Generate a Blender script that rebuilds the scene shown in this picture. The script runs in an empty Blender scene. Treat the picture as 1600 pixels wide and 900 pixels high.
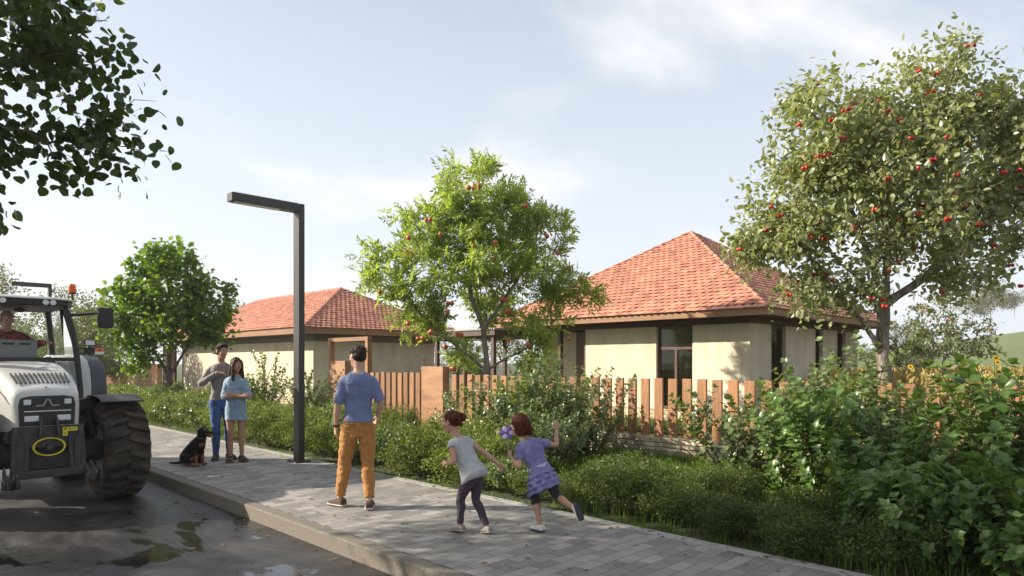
import bpy, bmesh, math, random
import numpy as np
from mathutils import Vector, Matrix, noise

scene = bpy.context.scene
COL = scene.collection
PI = math.pi
R = math.radians
# World axes: +Y runs away along the street, +X from the road across the pavement to the houses.

# ------------------------------------------------------------------ camera
EYE = 1.62
cam_data = bpy.data.cameras.new('camera')
cam_data.sensor_width = 36.0
cam_data.lens = 36.0 * 1042 / 1600
cam_data.shift_y = 115 / 1600
cam_data.clip_start = 0.05
cam_data.clip_end = 4000
cam = bpy.data.objects.new('camera', cam_data)
cam.location = (0, 0, EYE)
cam.rotation_euler = (R(90), 0, R(-45))
COL.objects.link(cam)
scene.camera = cam

# ------------------------------------------------------------------ sky, sun, exposure
SUN_EL = R(28)
SUN_DIR = Vector((-0.690, 0.724, 0)).normalized() * math.cos(SUN_EL) + Vector((0, 0, math.sin(SUN_EL)))
world = bpy.data.worlds.new('World')
scene.world = world
world.use_nodes = True
wt = world.node_tree
wt.nodes.clear()
def wn(t, **kw):
    n = wt.nodes.new(t)
    for k, v in kw.items():
        setattr(n, k, v)
    return n
w_out = wn('ShaderNodeOutputWorld'); w_bg = wn('ShaderNodeBackground')
w_bg.inputs['Strength'].default_value = 0.064
sky = wn('ShaderNodeTexSky')
sky.sky_type = 'NISHITA'
sky.sun_disc = False
sky.sun_elevation = SUN_EL
sky.sun_rotation = math.atan2(SUN_DIR.x, SUN_DIR.y)
sky.air_density = 1.0
sky.dust_density = 2.2
sky.ozone_density = 2.0
w_tc = wn('ShaderNodeTexCoord')
w_sep = wn('ShaderNodeSeparateXYZ')
wt.links.new(w_tc.outputs['Generated'], w_sep.inputs[0])
w_add = wn('ShaderNodeMath', operation='ADD'); w_add.inputs[1].default_value = 0.22
wt.links.new(w_sep.outputs['Z'], w_add.inputs[0])
w_max = wn('ShaderNodeMath', operation='MAXIMUM'); w_max.inputs[1].default_value = 0.05
wt.links.new(w_add.outputs[0], w_max.inputs[0])
w_comb = wn('ShaderNodeCombineXYZ')
for i, ax in enumerate('XY'):
    dv = wn('ShaderNodeMath', operation='DIVIDE')
    wt.links.new(w_sep.outputs[ax], dv.inputs[0]); wt.links.new(w_max.outputs[0], dv.inputs[1])
    wt.links.new(dv.outputs[0], w_comb.inputs[i])
w_map = wn('ShaderNodeMapping'); w_map.inputs['Location'].default_value = (15.3, 10.7, 0.0)
w_map.inputs['Rotation'].default_value = (0, 0, R(20)); w_map.inputs['Scale'].default_value = (0.8, 1.15, 1)
wt.links.new(w_comb.outputs[0], w_map.inputs[0])
w_no = wn('ShaderNodeTexNoise'); w_no.inputs['Scale'].default_value = 1.1; w_no.inputs['Detail'].default_value = 9
w_no.inputs['Roughness'].default_value = 0.52; w_no.inputs['Distortion'].default_value = 0.25
wt.links.new(w_map.outputs[0], w_no.inputs['Vector'])
w_rmp = wn('ShaderNodeMapRange'); w_rmp.interpolation_type = 'SMOOTHSTEP'
w_rmp.inputs['From Min'].default_value = 0.47; w_rmp.inputs['From Max'].default_value = 0.70
w_rmp.inputs['To Min'].default_value = 0.0; w_rmp.inputs['To Max'].default_value = 0.85
wt.links.new(w_no.outputs['Fac'], w_rmp.inputs['Value'])
# thin high veil, whiter towards the horizon where the air is thick
w_hz = wn('ShaderNodeMapRange'); w_hz.inputs['From Min'].default_value = 0.0; w_hz.inputs['From Max'].default_value = 0.55
w_hz.inputs['To Min'].default_value = 0.97; w_hz.inputs['To Max'].default_value = 0.44
wt.links.new(w_sep.outputs['Z'], w_hz.inputs['Value'])
w_mx1 = wn('ShaderNodeMix', data_type='RGBA')
wt.links.new(w_hz.outputs[0], w_mx1.inputs['Factor'])
wt.links.new(sky.outputs[0], w_mx1.inputs['A']); w_mx1.inputs['B'].default_value = (7.6, 8.2, 9.1, 1)
w_mx2 = wn('ShaderNodeMix', data_type='RGBA')
wt.links.new(w_rmp.outputs[0], w_mx2.inputs['Factor'])
wt.links.new(w_mx1.outputs['Result'], w_mx2.inputs['A']); w_mx2.inputs['B'].default_value = (9.3, 9.1, 9.0, 1)
wt.links.new(w_mx2.outputs['Result'], w_bg.inputs['Color'])
wt.links.new(w_bg.outputs[0], w_out.inputs[0])

sun_data = bpy.data.lights.new('sun', 'SUN')
sun_data.energy = 5.0
sun_data.angle = R(0.6)
sun_data.color = (1.0, 0.91, 0.77)
sun = bpy.data.objects.new('sun', sun_data)
sun.rotation_euler = SUN_DIR.to_track_quat('Z', 'Y').to_euler()
sun.location = (-20, 25, 30)
COL.objects.link(sun)

scene.view_settings.view_transform = 'Standard'
scene.view_settings.look = 'None'
scene.view_settings.exposure = 1.02
scene.view_settings.gamma = 1.0
scene.render.engine = 'CYCLES'
scene.cycles.max_bounces = 8
scene.cycles.transparent_max_bounces = 8
scene.cycles.use_denoising = True

# ------------------------------------------------------------------ materials
MATS = {}
def mat(name, col, rough=0.6, metal=0.0, var=0.0, vscale=4.0, bump=0.0, bscale=40.0, spec=0.5, stretch=(1, 1, 1),
        col2=None, detail=6, coat=0.0, trans=0.0, bdist=0.01):
    """Principled surface; 'var' breaks the colour up with noise, 'col2' mixes in a second colour, 'bump' roughens it."""
    if name in MATS:
        return MATS[name]
    m = bpy.data.materials.new(name); m.use_nodes = True
    nt = m.node_tree; b = nt.nodes['Principled BSDF']
    b.inputs['Roughness'].default_value = rough
    b.inputs['Metallic'].default_value = metal
    b.inputs['Specular IOR Level'].default_value = spec
    b.inputs['Coat Weight'].default_value = coat
    b.inputs['Transmission Weight'].default_value = trans
    c = (*col, 1)
    b.inputs['Base Color'].default_value = c
    if var or col2 or bump:
        tc = nt.nodes.new('ShaderNodeTexCoord'); mp = nt.nodes.new('ShaderNodeMapping')
        mp.inputs['Scale'].default_value = stretch
        nt.links.new(tc.outputs['Object'], mp.inputs[0])
    if var or col2:
        n = nt.nodes.new('ShaderNodeTexNoise'); n.inputs['Scale'].default_value = vscale; n.inputs['Detail'].default_value = detail
        n.inputs['Roughness'].default_value = 0.6
        nt.links.new(mp.outputs[0], n.inputs['Vector'])
        mr = nt.nodes.new('ShaderNodeMapRange'); mr.inputs['From Min'].default_value = 0.3; mr.inputs['From Max'].default_value = 0.7
        nt.links.new(n.outputs['Fac'], mr.inputs['Value'])
        mx = nt.nodes.new('ShaderNodeMix'); mx.data_type = 'RGBA'
        nt.links.new(mr.outputs[0], mx.inputs['Factor'])
        a = tuple(x * (1 - var) for x in col); d = tuple(min(1, x * (1 + var)) for x in (col2 or col))
        mx.inputs['A'].default_value = (*a, 1); mx.inputs['B'].default_value = (*d, 1)
        nt.links.new(mx.outputs['Result'], b.inputs['Base Color'])
    if bump:
        n2 = nt.nodes.new('ShaderNodeTexNoise'); n2.inputs['Scale'].default_value = bscale; n2.inputs['Detail'].default_value = 6
        nt.links.new(mp.outputs[0], n2.inputs['Vector'])
        bp = nt.nodes.new('ShaderNodeBump'); bp.inputs['Strength'].default_value = bump; bp.inputs['Distance'].default_value = bdist
        nt.links.new(n2.outputs['Fac'], bp.inputs['Height'])
        nt.links.new(bp.outputs[0], b.inputs['Normal'])
    MATS[name] = m
    return m

def vary(m, lo, hi, cells=None):
    """Tone differs from piece to piece: by object, or by small cells of one surface."""
    nt = m.node_tree; b = nt.nodes['Principled BSDF']; src = b.inputs['Base Color'].links[0].from_socket
    mr = nt.nodes.new('ShaderNodeMapRange'); mr.inputs['To Min'].default_value = lo; mr.inputs['To Max'].default_value = hi
    if cells:
        tc = nt.nodes.new('ShaderNodeTexCoord'); vo = nt.nodes.new('ShaderNodeTexVoronoi'); vo.inputs['Scale'].default_value = cells
        nt.links.new(tc.outputs['Object'], vo.inputs['Vector']); sp = nt.nodes.new('ShaderNodeSeparateColor'); nt.links.new(vo.outputs['Color'], sp.inputs[0]); nt.links.new(sp.outputs[0], mr.inputs['Value'])
    else:
        oi = nt.nodes.new('ShaderNodeObjectInfo'); nt.links.new(oi.outputs['Random'], mr.inputs['Value'])
    mx = nt.nodes.new('ShaderNodeMix'); mx.data_type = 'RGBA'; mx.blend_type = 'MULTIPLY'; mx.inputs['Factor'].default_value = 1
    nt.links.new(src, mx.inputs['A']); nt.links.new(mr.outputs[0], mx.inputs['B']); nt.links.new(mx.outputs['Result'], b.inputs['Base Color'])
    return m

def leaf_mat(name, c1, c2, rough=0.42, trans=0.35, tcol=None, spec=0.4):
    """Leaf: colour varies leaf by leaf, light passes through the blade."""
    if name in MATS:
        return MATS[name]
    m = bpy.data.materials.new(name); m.use_nodes = True
    nt = m.node_tree; b = nt.nodes['Principled BSDF']; out = nt.nodes['Material Output']
    g = nt.nodes.new('ShaderNodeNewGeometry')
    cr = nt.nodes.new('ShaderNodeMix'); cr.data_type = 'RGBA'
    nt.links.new(g.outputs['Random Per Island'], cr.inputs['Factor'])
    cr.inputs['A'].default_value = (*c1, 1); cr.inputs['B'].default_value = (*c2, 1)
    nt.links.new(cr.outputs['Result'], b.inputs['Base Color'])
    b.inputs['Roughness'].default_value = rough; b.inputs['Specular IOR Level'].default_value = spec
    oi = nt.nodes.new('ShaderNodeObjectInfo'); om = nt.nodes.new('ShaderNodeMapRange')          # plants of one kind differ a little
    om.inputs['To Min'].default_value = .80; om.inputs['To Max'].default_value = 1.18
    nt.links.new(oi.outputs['Random'], om.inputs['Value'])
    cv = nt.nodes.new('ShaderNodeMix'); cv.data_type = 'RGBA'; cv.blend_type = 'MULTIPLY'; cv.inputs['Factor'].default_value = 1
    nt.links.new(cr.outputs['Result'], cv.inputs['A']); nt.links.new(om.outputs[0], cv.inputs['B']); cr = cv
    nt.links.new(cr.outputs['Result'], b.inputs['Base Color'])
    t = nt.nodes.new('ShaderNodeBsdfTranslucent')
    hs = nt.nodes.new('ShaderNodeMix'); hs.data_type = 'RGBA'; hs.blend_type = 'MULTIPLY'; hs.inputs['Factor'].default_value = 1
    nt.links.new(cr.outputs['Result'], hs.inputs['A'])
    hs.inputs['B'].default_value = (*(tcol or (1.9, 1.8, 0.7)), 1)
    nt.links.new(hs.outputs['Result'], t.inputs['Color'])
    ms = nt.nodes.new('ShaderNodeMixShader'); ms.inputs[0].default_value = trans
    nt.links.new(b.outputs[0], ms.inputs[1]); nt.links.new(t.outputs[0], ms.inputs[2])
    nt.links.new(ms.outputs[0], out.inputs['Surface'])
    MATS[name] = m
    return m

# ------------------------------------------------------------------ objects
def tag(o, label=None, cat=None, group=None, kind=None):
    for k, v in (('label', label), ('category', cat), ('group', group), ('kind', kind)):
        if v:
            o[k] = v
    return o

def empty(name, loc=(0, 0, 0), rz=0.0, label=None, cat=None, group=None):
    o = bpy.data.objects.new(name, None)
    o.location = loc; o.rotation_euler = (0, 0, rz); o.empty_display_size = 0.2
    COL.objects.link(o)
    return tag(o, label, cat, group)

def link_mesh(name, me, m=None, parent=None, loc=None):
    if m is not None and not me.materials:
        for x in (m if isinstance(m, (list, tuple)) else [m]):
            me.materials.append(x)
    o = bpy.data.objects.new(name, me)
    if loc is not None:
        o.location = loc
    COL.objects.link(o)
    if parent is not None:
        o.parent = parent
    return o

def children(o):
    return list(o.children)

def copy_tree(o, parent=None):
    c = o.copy(); COL.objects.link(c)
    if parent is not None:
        c.parent = parent
    for ch in children(o):
        copy_tree(ch, c)
    return c

class MB:
    """Collects shapes (boxes, tubes, lathes, lofts) and links them as one mesh object."""
    def __init__(self):
        self.v = []; self.f = []; self.mi = []; self.cur = 0
    def add(self, vs, fs):
        k = len(self.v)
        self.v.extend([tuple(p) for p in vs])
        for f in fs:
            self.f.append(tuple(i + k for i in f)); self.mi.append(self.cur)
        return self
    def box(self, lo, hi, rot=None, piv=None):
        x0, y0, z0 = lo; x1, y1, z1 = hi
        vs = [Vector(p) for p in ((x0, y0, z0), (x1, y0, z0), (x1, y1, z0), (x0, y1, z0), (x0, y0, z1), (x1, y0, z1), (x1, y1, z1), (x0, y1, z1))]
        if rot is not None:
            c = Vector(piv) if piv is not None else Vector(((x0 + x1) / 2, (y0 + y1) / 2, (z0 + z1) / 2))
            vs = [c + rot @ (p - c) for p in vs]
        return self.add(vs, [(0, 3, 2, 1), (4, 5, 6, 7), (0, 1, 5, 4), (1, 2, 6, 5), (2, 3, 7, 6), (3, 0, 4, 7)])
    def bar(self, a, b, w, h, up=(0, 0, 1)):
        """A rectangular bar from a to b."""
        a = Vector(a); b = Vector(b); d = (b - a).normalized()
        s = d.cross(Vector(up))
        if s.length < 1e-4:
            s = d.cross(Vector((0, 1, 0)))
        s.normalize(); u = s.cross(d)
        vs = []
        for p in (a, b):
            for sx, sz in ((-1, -1), (1, -1), (1, 1), (-1, 1)):
                vs.append(p + s * sx * w / 2 + u * sz * h / 2)
        return self.add(vs, [(0, 1, 2, 3), (7, 6, 5, 4), (0, 4, 5, 1), (1, 5, 6, 2), (2, 6, 7, 3), (3, 7, 4, 0)])
    def tube(self, pts, r, n=10, cap=True):
        pts = [Vector(p) for p in pts]
        rs = r if isinstance(r, (list, tuple)) else [r] * len(pts)
        t0 = (pts[1] - pts[0]).normalized()
        s = t0.cross(Vector((0, 0, 1)))
        if s.length < 1e-3:
            s = t0.cross(Vector((0, 1, 0)))
        s.normalize()
        vs = []; fs = []
        for i, p in enumerate(pts):
            if i == 0: t = t0
            elif i == len(pts) - 1: t = (pts[i] - pts[i - 1]).normalized()
            else: t = (pts[i + 1] - pts[i - 1]).normalized()
            s = (s - t * s.dot(t)).normalized(); u = t.cross(s)
            for k in range(n):
                a = 2 * PI * k / n
                vs.append(p + (s * math.cos(a) + u * math.sin(a)) * rs[i])
        for i in range(len(pts) - 1):
            for k in range(n):
                a = i * n + k; b = i * n + (k + 1) % n
                fs.append((a, b, b + n, a + n))
        if cap:
            fs.append(tuple(range(n - 1, -1, -1))); fs.append(tuple(range((len(pts) - 1) * n, len(pts) * n)))
        return self.add(vs, fs)
    def lathe(self, prof, c=(0, 0, 0), axis='Z', n=32, closed=False):
        """prof: (radius, height) pairs turned about an axis through c."""
        c = Vector(c); vs = []; fs = []
        for r, h in prof:
            for k in range(n):
                a = 2 * PI * k / n; x = r * math.cos(a); y = r * math.sin(a)
                vs.append(c + (Vector((x, y, h)) if axis == 'Z' else Vector((h, x, y)) if axis == 'X' else Vector((y, h, x))))
        m = len(prof)
        for i in range(m if closed else m - 1):
            j = (i + 1) % m
            for k in range(n):
                fs.append((i * n + k, i * n + (k + 1) % n, j * n + (k + 1) % n, j * n + k))
        return self.add(vs, fs)
    def ball(self, c, r, n=12, m=8, rot=None):
        c = Vector(c); rx, ry, rz = r if isinstance(r, (tuple, list)) else (r, r, r)
        vs = []; fs = []
        for i in range(m + 1):
            th = PI * i / m
            for k in range(n):
                a = 2 * PI * k / n
                p = Vector((rx * math.sin(th) * math.cos(a), ry * math.sin(th) * math.sin(a), rz * math.cos(th)))
                vs.append(c + (rot @ p if rot is not None else p))
        for i in range(m):
            for k in range(n):
                a = i * n + k; b = i * n + (k + 1) % n
                fs.append((a, a + n, b + n, b))
        return self.add(vs, fs)
    def loft(self, rings, cap=True):
        """rings: lists of points, all of one length."""
        n = len(rings[0]); vs = [p for r in rings for p in r]; fs = []
        for i in range(len(rings) - 1):
            for k in range(n):
                a = i * n + k; b = i * n + (k + 1) % n
                fs.append((a, b, b + n, a + n))
        if cap:
            fs.append(tuple(range(n - 1, -1, -1))); fs.append(tuple(range((len(rings) - 1) * n, len(rings) * n)))
        return self.add(vs, fs)
    def mesh(self, name, smooth=None):
        me = bpy.data.meshes.new(name)
        me.from_pydata(self.v, [], self.f)
        if any(self.mi):
            me.polygons.foreach_set('material_index', self.mi)
        bm = bmesh.new(); bm.from_mesh(me)
        bmesh.ops.recalc_face_normals(bm, faces=bm.faces)
        bm.to_mesh(me); bm.free()
        if smooth is not None:
            me.polygons.foreach_set('use_smooth', [True] * len(me.polygons))
            if smooth < 180:
                me.set_sharp_from_angle(angle=R(smooth))
        me.update()
        return me
    def build(self, name, m, parent=None, bevel=0.0, smooth=None, loc=None, segs=2):
        o = link_mesh(name, self.mesh(name, smooth), m, parent, loc)
        if bevel:
            b = o.modifiers.new('bevel', 'BEVEL'); b.width = bevel; b.segments = segs; b.limit_method = 'ANGLE'; b.angle_limit = R(40)
        return o
# ------------------------------------------------------------------ ground, road, pavement
rnd = random.Random(7)

def sheet(name, x0, x1, y0, y1, z, m, kind='structure', nx=1, ny=1, wob=0.0):
    mb = MB(); vs = []; fs = []
    for j in range(ny + 1):
        for i in range(nx + 1):
            x = x0 + (x1 - x0) * i / nx; y = y0 + (y1 - y0) * j / ny
            vs.append((x, y, z + (wob * noise.noise(Vector((x * .35, y * .35, 0))) if wob else 0)))
    for j in range(ny):
        for i in range(nx):
            a = j * (nx + 1) + i
            fs.append((a, a + 1, a + nx + 2, a + nx + 1))
    mb.add(vs, fs)
    o = mb.build(name, m, smooth=180)
    return tag(o, kind=kind)

soil = mat('soil and grass', (0.035, 0.040, 0.016), 0.95, var=0.4, vscale=3, col2=(0.050, 0.060, 0.020), bump=0.6, bscale=25)
sheet('ground', -620, 620, -620, 620, -0.34, soil)
sheet('verge', 5.52, 260, -60, 260, -0.03, soil)
sheet('far_verge', -260, -3.6, -60, 260, -0.03, soil)

# asphalt: worn grey with damp, shiny patches
def road_material():
    m = bpy.data.materials.new('damp asphalt'); m.use_nodes = True
    nt = m.node_tree; b = nt.nodes['Principled BSDF']; N = nt.nodes.new; L = nt.links.new
    tc = N('ShaderNodeTexCoord')
    mp = N('ShaderNodeMapping'); mp.inputs['Location'].default_value = (30.0, 21.5, 0); mp.inputs['Scale'].default_value = (1.0, 0.62, 1); mp.inputs['Rotation'].default_value = (0, 0, R(38))
    L(tc.outputs['Object'], mp.inputs[0])
    n1 = N('ShaderNodeTexNoise'); n1.inputs['Scale'].default_value = 0.95; n1.inputs['Detail'].default_value = 9; n1.inputs['Roughness'].default_value = 0.62
    n1.inputs['Distortion'].default_value = 0.5
    L(mp.outputs[0], n1.inputs['Vector'])
    pud = N('ShaderNodeMapRange'); pud.interpolation_type = 'SMOOTHSTEP'
    pud.inputs['From Min'].default_value = 0.565; pud.inputs['From Max'].default_value = 0.605
    L(n1.outputs['Fac'], pud.inputs['Value'])
    damp = N('ShaderNodeMapRange'); damp.interpolation_type = 'SMOOTHSTEP'
    damp.inputs['From Min'].default_value = 0.40; damp.inputs['From Max'].default_value = 0.58
    L(n1.outputs['Fac'], damp.inputs['Value'])
    n2 = N('ShaderNodeTexNoise'); n2.inputs['Scale'].default_value = 130; n2.inputs['Detail'].default_value = 4
    L(tc.outputs['Object'], n2.inputs['Vector'])
    n3 = N('ShaderNodeTexNoise'); n3.inputs['Scale'].default_value = 2.6; n3.inputs['Detail'].default_value = 8; n3.inputs['Roughness'].default_value = 0.65
    L(tc.outputs['Object'], n3.inputs['Vector'])
    c0 = N('ShaderNodeMix'); c0.data_type = 'RGBA'; L(n3.outputs['Fac'], c0.inputs['Factor'])
    c0.inputs['A'].default_value = (0.034, 0.031, 0.029, 1); c0.inputs['B'].default_value = (0.078, 0.071, 0.066, 1)
    c1 = N('ShaderNodeMix'); c1.data_type = 'RGBA'; c1.blend_type = 'MULTIPLY'; c1.inputs['Factor'].default_value = 0.5
    L(c0.outputs['Result'], c1.inputs['A'])
    sp = N('ShaderNodeMapRange'); sp.inputs['From Min'].default_value = 0.35; sp.inputs['From Max'].default_value = 0.65; sp.inputs['To Min'].default_value = 0.45; sp.inputs['To Max'].default_value = 1.4
    L(n2.outputs['Fac'], sp.inputs['Value']); L(sp.outputs[0], c1.inputs['B'])
    c2 = N('ShaderNodeMix'); c2.data_type = 'RGBA'; L(damp.outputs[0], c2.inputs['Factor'])
    L(c1.outputs['Result'], c2.inputs['A']); c2.inputs['B'].default_value = (0.020, 0.018, 0.016, 1)
    L(c2.outputs['Result'], b.inputs['Base Color'])
    r1 = N('ShaderNodeMapRange'); r1.inputs['To Min'].default_value = 0.62; r1.inputs['To Max'].default_value = 0.30
    L(damp.outputs[0], r1.inputs['Value'])
    r2 = N('ShaderNodeMix'); r2.data_type = 'FLOAT'; L(pud.outputs[0], r2.inputs['Factor']); L(r1.outputs[0], r2.inputs['A']); r2.inputs['B'].default_value = 0.06
    L(r2.outputs['Result'], b.inputs['Roughness'])
    bp = N('ShaderNodeBump'); bp.inputs['Distance'].default_value = 0.006
    inv = N('ShaderNodeMapRange'); inv.inputs['To Min'].default_value = 0.75; inv.inputs['To Max'].default_value = 0.03
    L(pud.outputs[0], inv.inputs['Value']); L(inv.outputs[0], bp.inputs['Strength'])
    L(n2.outputs['Fac'], bp.inputs['Height']); L(bp.outputs[0], b.inputs['Normal'])
    return m
sheet('road', -3.6, 3.20, -60, 260, -0.147, road_material())

def paver_material():
    m = bpy.data.materials.new('concrete pavers'); m.use_nodes = True
    nt = m.node_tree; b = nt.nodes['Principled BSDF']; N = nt.nodes.new; L = nt.links.new
    tc = N('ShaderNodeTexCoord'); mp = N('ShaderNodeMapping'); mp.inputs['Rotation'].default_value = (0, 0, 0)
    L(tc.outputs['Object'], mp.inputs[0])
    br = N('ShaderNodeTexBrick'); br.offset = 0.5; br.squash = 1.0
    br.inputs['Scale'].default_value = 1.0; br.inputs['Brick Width'].default_value = 0.24; br.inputs['Row Height'].default_value = 0.13
    br.inputs['Mortar Size'].default_value = 0.003; br.inputs['Mortar Smooth'].default_value = 0.3; br.inputs['Bias'].default_value = 0.0
    br.inputs['Color1'].default_value = (0.172, 0.158, 0.142, 1); br.inputs['Color2'].default_value = (0.325, 0.300, 0.270, 1)
    br.inputs['Mortar'].default_value = (0.09, 0.085, 0.08, 1)
    L(mp.outputs[0], br.inputs['Vector'])
    n = N('ShaderNodeTexNoise'); n.inputs['Scale'].default_value = 1.3; n.inputs['Detail'].default_value = 8; n.inputs['Roughness'].default_value = 0.65
    L(tc.outputs['Object'], n.inputs['Vector'])
    n2 = N('ShaderNodeTexNoise'); n2.inputs['Scale'].default_value = 90; n2.inputs['Detail'].default_value = 5
    L(tc.outputs['Object'], n2.inputs['Vector'])
    s1 = N('ShaderNodeMapRange'); s1.inputs['From Min'].default_value = 0.3; s1.inputs['From Max'].default_value = 0.7; s1.inputs['To Min'].default_value = 0.78; s1.inputs['To Max'].default_value = 1.12
    L(n.outputs['Fac'], s1.inputs['Value'])
    s2 = N('ShaderNodeMapRange'); s2.inputs['From Min'].default_value = 0.3; s2.inputs['From Max'].default_value = 0.7; s2.inputs['To Min'].default_value = 0.82; s2.inputs['To Max'].default_value = 1.15
    L(n2.outputs['Fac'], s2.inputs['Value'])
    m1 = N('ShaderNodeMix'); m1.data_type = 'RGBA'; m1.blend_type = 'MULTIPLY'; m1.inputs['Factor'].default_value = 1
    L(br.outputs['Color'], m1.inputs['A']); L(s1.outputs[0], m1.inputs['B'])
    m2 = N('ShaderNodeMix'); m2.data_type = 'RGBA'; m2.blend_type = 'MULTIPLY'; m2.inputs['Factor'].default_value = 1
    L(m1.outputs['Result'], m2.inputs['A']); L(s2.outputs[0], m2.inputs['B'])
    L(m2.outputs['Result'], b.inputs['Base Color'])
    b.inputs['Roughness'].default_value = 0.72
    h = N('ShaderNodeMath'); h.operation = 'MULTIPLY_ADD'; h.inputs[1].default_value = -1.0
    L(br.outputs['Fac'], h.inputs[0])
    h2 = N('ShaderNodeMath'); h2.operation = 'MULTIPLY'; h2.inputs[1].default_value = 0.25
    L(n2.outputs['Fac'], h2.inputs[0]); L(h2.outputs[0], h.inputs[2])
    bp = N('ShaderNodeBump'); bp.inputs['Strength'].default_value = 0.8; bp.inputs['Distance'].default_value = 0.006
    L(h.outputs[0], bp.inputs['Height']); L(bp.outputs[0], b.inputs['Normal'])
    return m
concrete = mat('kerb concrete', (0.165, 0.143, 0.113), 0.85, var=0.45, vscale=60, bump=0.9, bscale=110, detail=4)
mb = MB(); mb.box((3.36, -40, -0.3), (5.36, 160, 0.0)); o = mb.build('pavement', paver_material()); tag(o, kind='structure')
mb = MB()
mb.box((3.20, -40, -0.3), (3.354, 160, 0.003))
o = mb.build('kerb', concrete, bevel=0.015); tag(o, kind='structure')
pale_edge = mat('pale stone edging', (0.33, 0.315, 0.285), 0.85, var=0.25, vscale=7, bump=0.6, bscale=80)
mb = MB(); y = -40.0
while y < 120:
    mb.box((5.364, y + .003, -0.3), (5.50, y + .797, 0.002)); y += 0.8
o = mb.build('pavement_edging', pale_edge, bevel=0.008); tag(o, kind='structure')
# a kerb on the far side of the road, out past the tractor
mb = MB(); mb.box((-3.75, -40, -0.3), (-3.60, 120, -0.02)); o = mb.build('far_kerb', concrete, bevel=0.015); tag(o, kind='structure')

# garden lawn sheet behind the low wall, and the rising hill beyond the fields
lawn_m = mat('garden turf', (0.060, 0.085, 0.022), 0.95, var=0.35, vscale=2.2, col2=(0.085, 0.100, 0.030), bump=0.8, bscale=60)
sheet('lawn', 10.3, 40, -20, 60, -0.018, lawn_m)
hill_m = mat('meadow hillside', (0.085, 0.125, 0.035), 0.95, var=0.3, vscale=0.02, col2=(0.115, 0.135, 0.045), bump=0.3, bscale=1)
mb = MB(); vs = []; fs = []
NX, NY = 60, 40
for j in range(NY + 1):
    for i in range(NX + 1):
        x = 55 + 420 * i / NX; y = -260 + 420 * j / NY
        s = max(0.0, min(1.0, (x - 60) / 130.0)); s = s * s * (3 - 2 * s)
        prof = math.exp(-((y + 60) / 90.0) ** 2)
        z = -0.4 + s * (19.0 * prof) + s * 2.0 * noise.noise(Vector((x * .012, y * .012, 3)))
        vs.append((x, y, z))
for j in range(NY):
    for i in range(NX):
        a = j * (NX + 1) + i; fs.append((a, a + 1, a + NX + 2, a + NX + 1))
mb.add(vs, fs); o = mb.build('hill', hill_m, smooth=180); tag(o, kind='structure')

# ------------------------------------------------------------------ shared building materials
stucco = mat('cream render', (0.58, 0.50, 0.37), 0.92, var=0.14, vscale=2.2, stretch=(1, 1, .45), detail=10, col2=(.61, .53, .40), bump=0.9, bscale=22, bdist=0.02)
wood_red = mat('brown stained timber', (0.27, 0.125, 0.052), 0.62, var=0.30, vscale=5, stretch=(6, 6, 0.6), bump=0.25, bscale=14)
vary(wood_red, .72, 1.20)
wood_lie = mat('brown stained boards', (0.25, 0.125, 0.055), 0.60, var=0.22, vscale=5, stretch=(.8, .25, 3), bump=0.1, bscale=10)
wood_dark = mat('dark brown timber', (0.075, 0.040, 0.024), 0.6, var=0.25, vscale=6, stretch=(1, 1, 8), bump=0.2, bscale=12)
frame_m = mat('dark bronze frame', (0.085, 0.045, 0.030), 0.45, var=0.1)
stone_m = mat('pale dry stone', (0.40, 0.325, 0.22), 0.9, var=0.42, vscale=3.2, col2=(0.52, 0.44, 0.31), bump=0.9, bscale=28, bdist=0.02)
inside_m = mat('plaster inside', (0.50, 0.43, 0.30), 0.9)
floor_m = mat('dark floor boards', (0.16, 0.10, 0.06), 0.5)
mortar_m = mat('stone mortar', (0.13, 0.11, 0.085), 0.95)
def glass_material():
    m = bpy.data.materials.new('window glass'); m.use_nodes = True; nt = m.node_tree; nt.nodes.clear()
    o = nt.nodes.new('ShaderNodeOutputMaterial'); mx = nt.nodes.new('ShaderNodeMixShader'); t = nt.nodes.new('ShaderNodeBsdfTransparent'); g = nt.nodes.new('ShaderNodeBsdfGlossy')
    g.inputs['Roughness'].default_value = .015; t.inputs['Color'].default_value = (.82, .84, .78, 1)
    fr = nt.nodes.new('ShaderNodeFresnel'); fr.inputs['IOR'].default_value = 1.4
    nt.links.new(fr.outputs[0], mx.inputs[0]); nt.links.new(t.outputs[0], mx.inputs[1]); nt.links.new(g.outputs[0], mx.inputs[2]); nt.links.new(mx.outputs[0], o.inputs['Surface'])
    return m
glass_m = glass_material()

def tile_material(name, c1, c2):
    m = mat(name, c1, 0.80, var=0.32, vscale=3.4, col2=c2, bump=0.35, bscale=60, detail=12)
    return m
tile_m = vary(tile_material('clay tiles', (0.37, 0.150, 0.095), (0.49, 0.220, 0.145)), .84, 1.10, cells=5.2)

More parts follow.
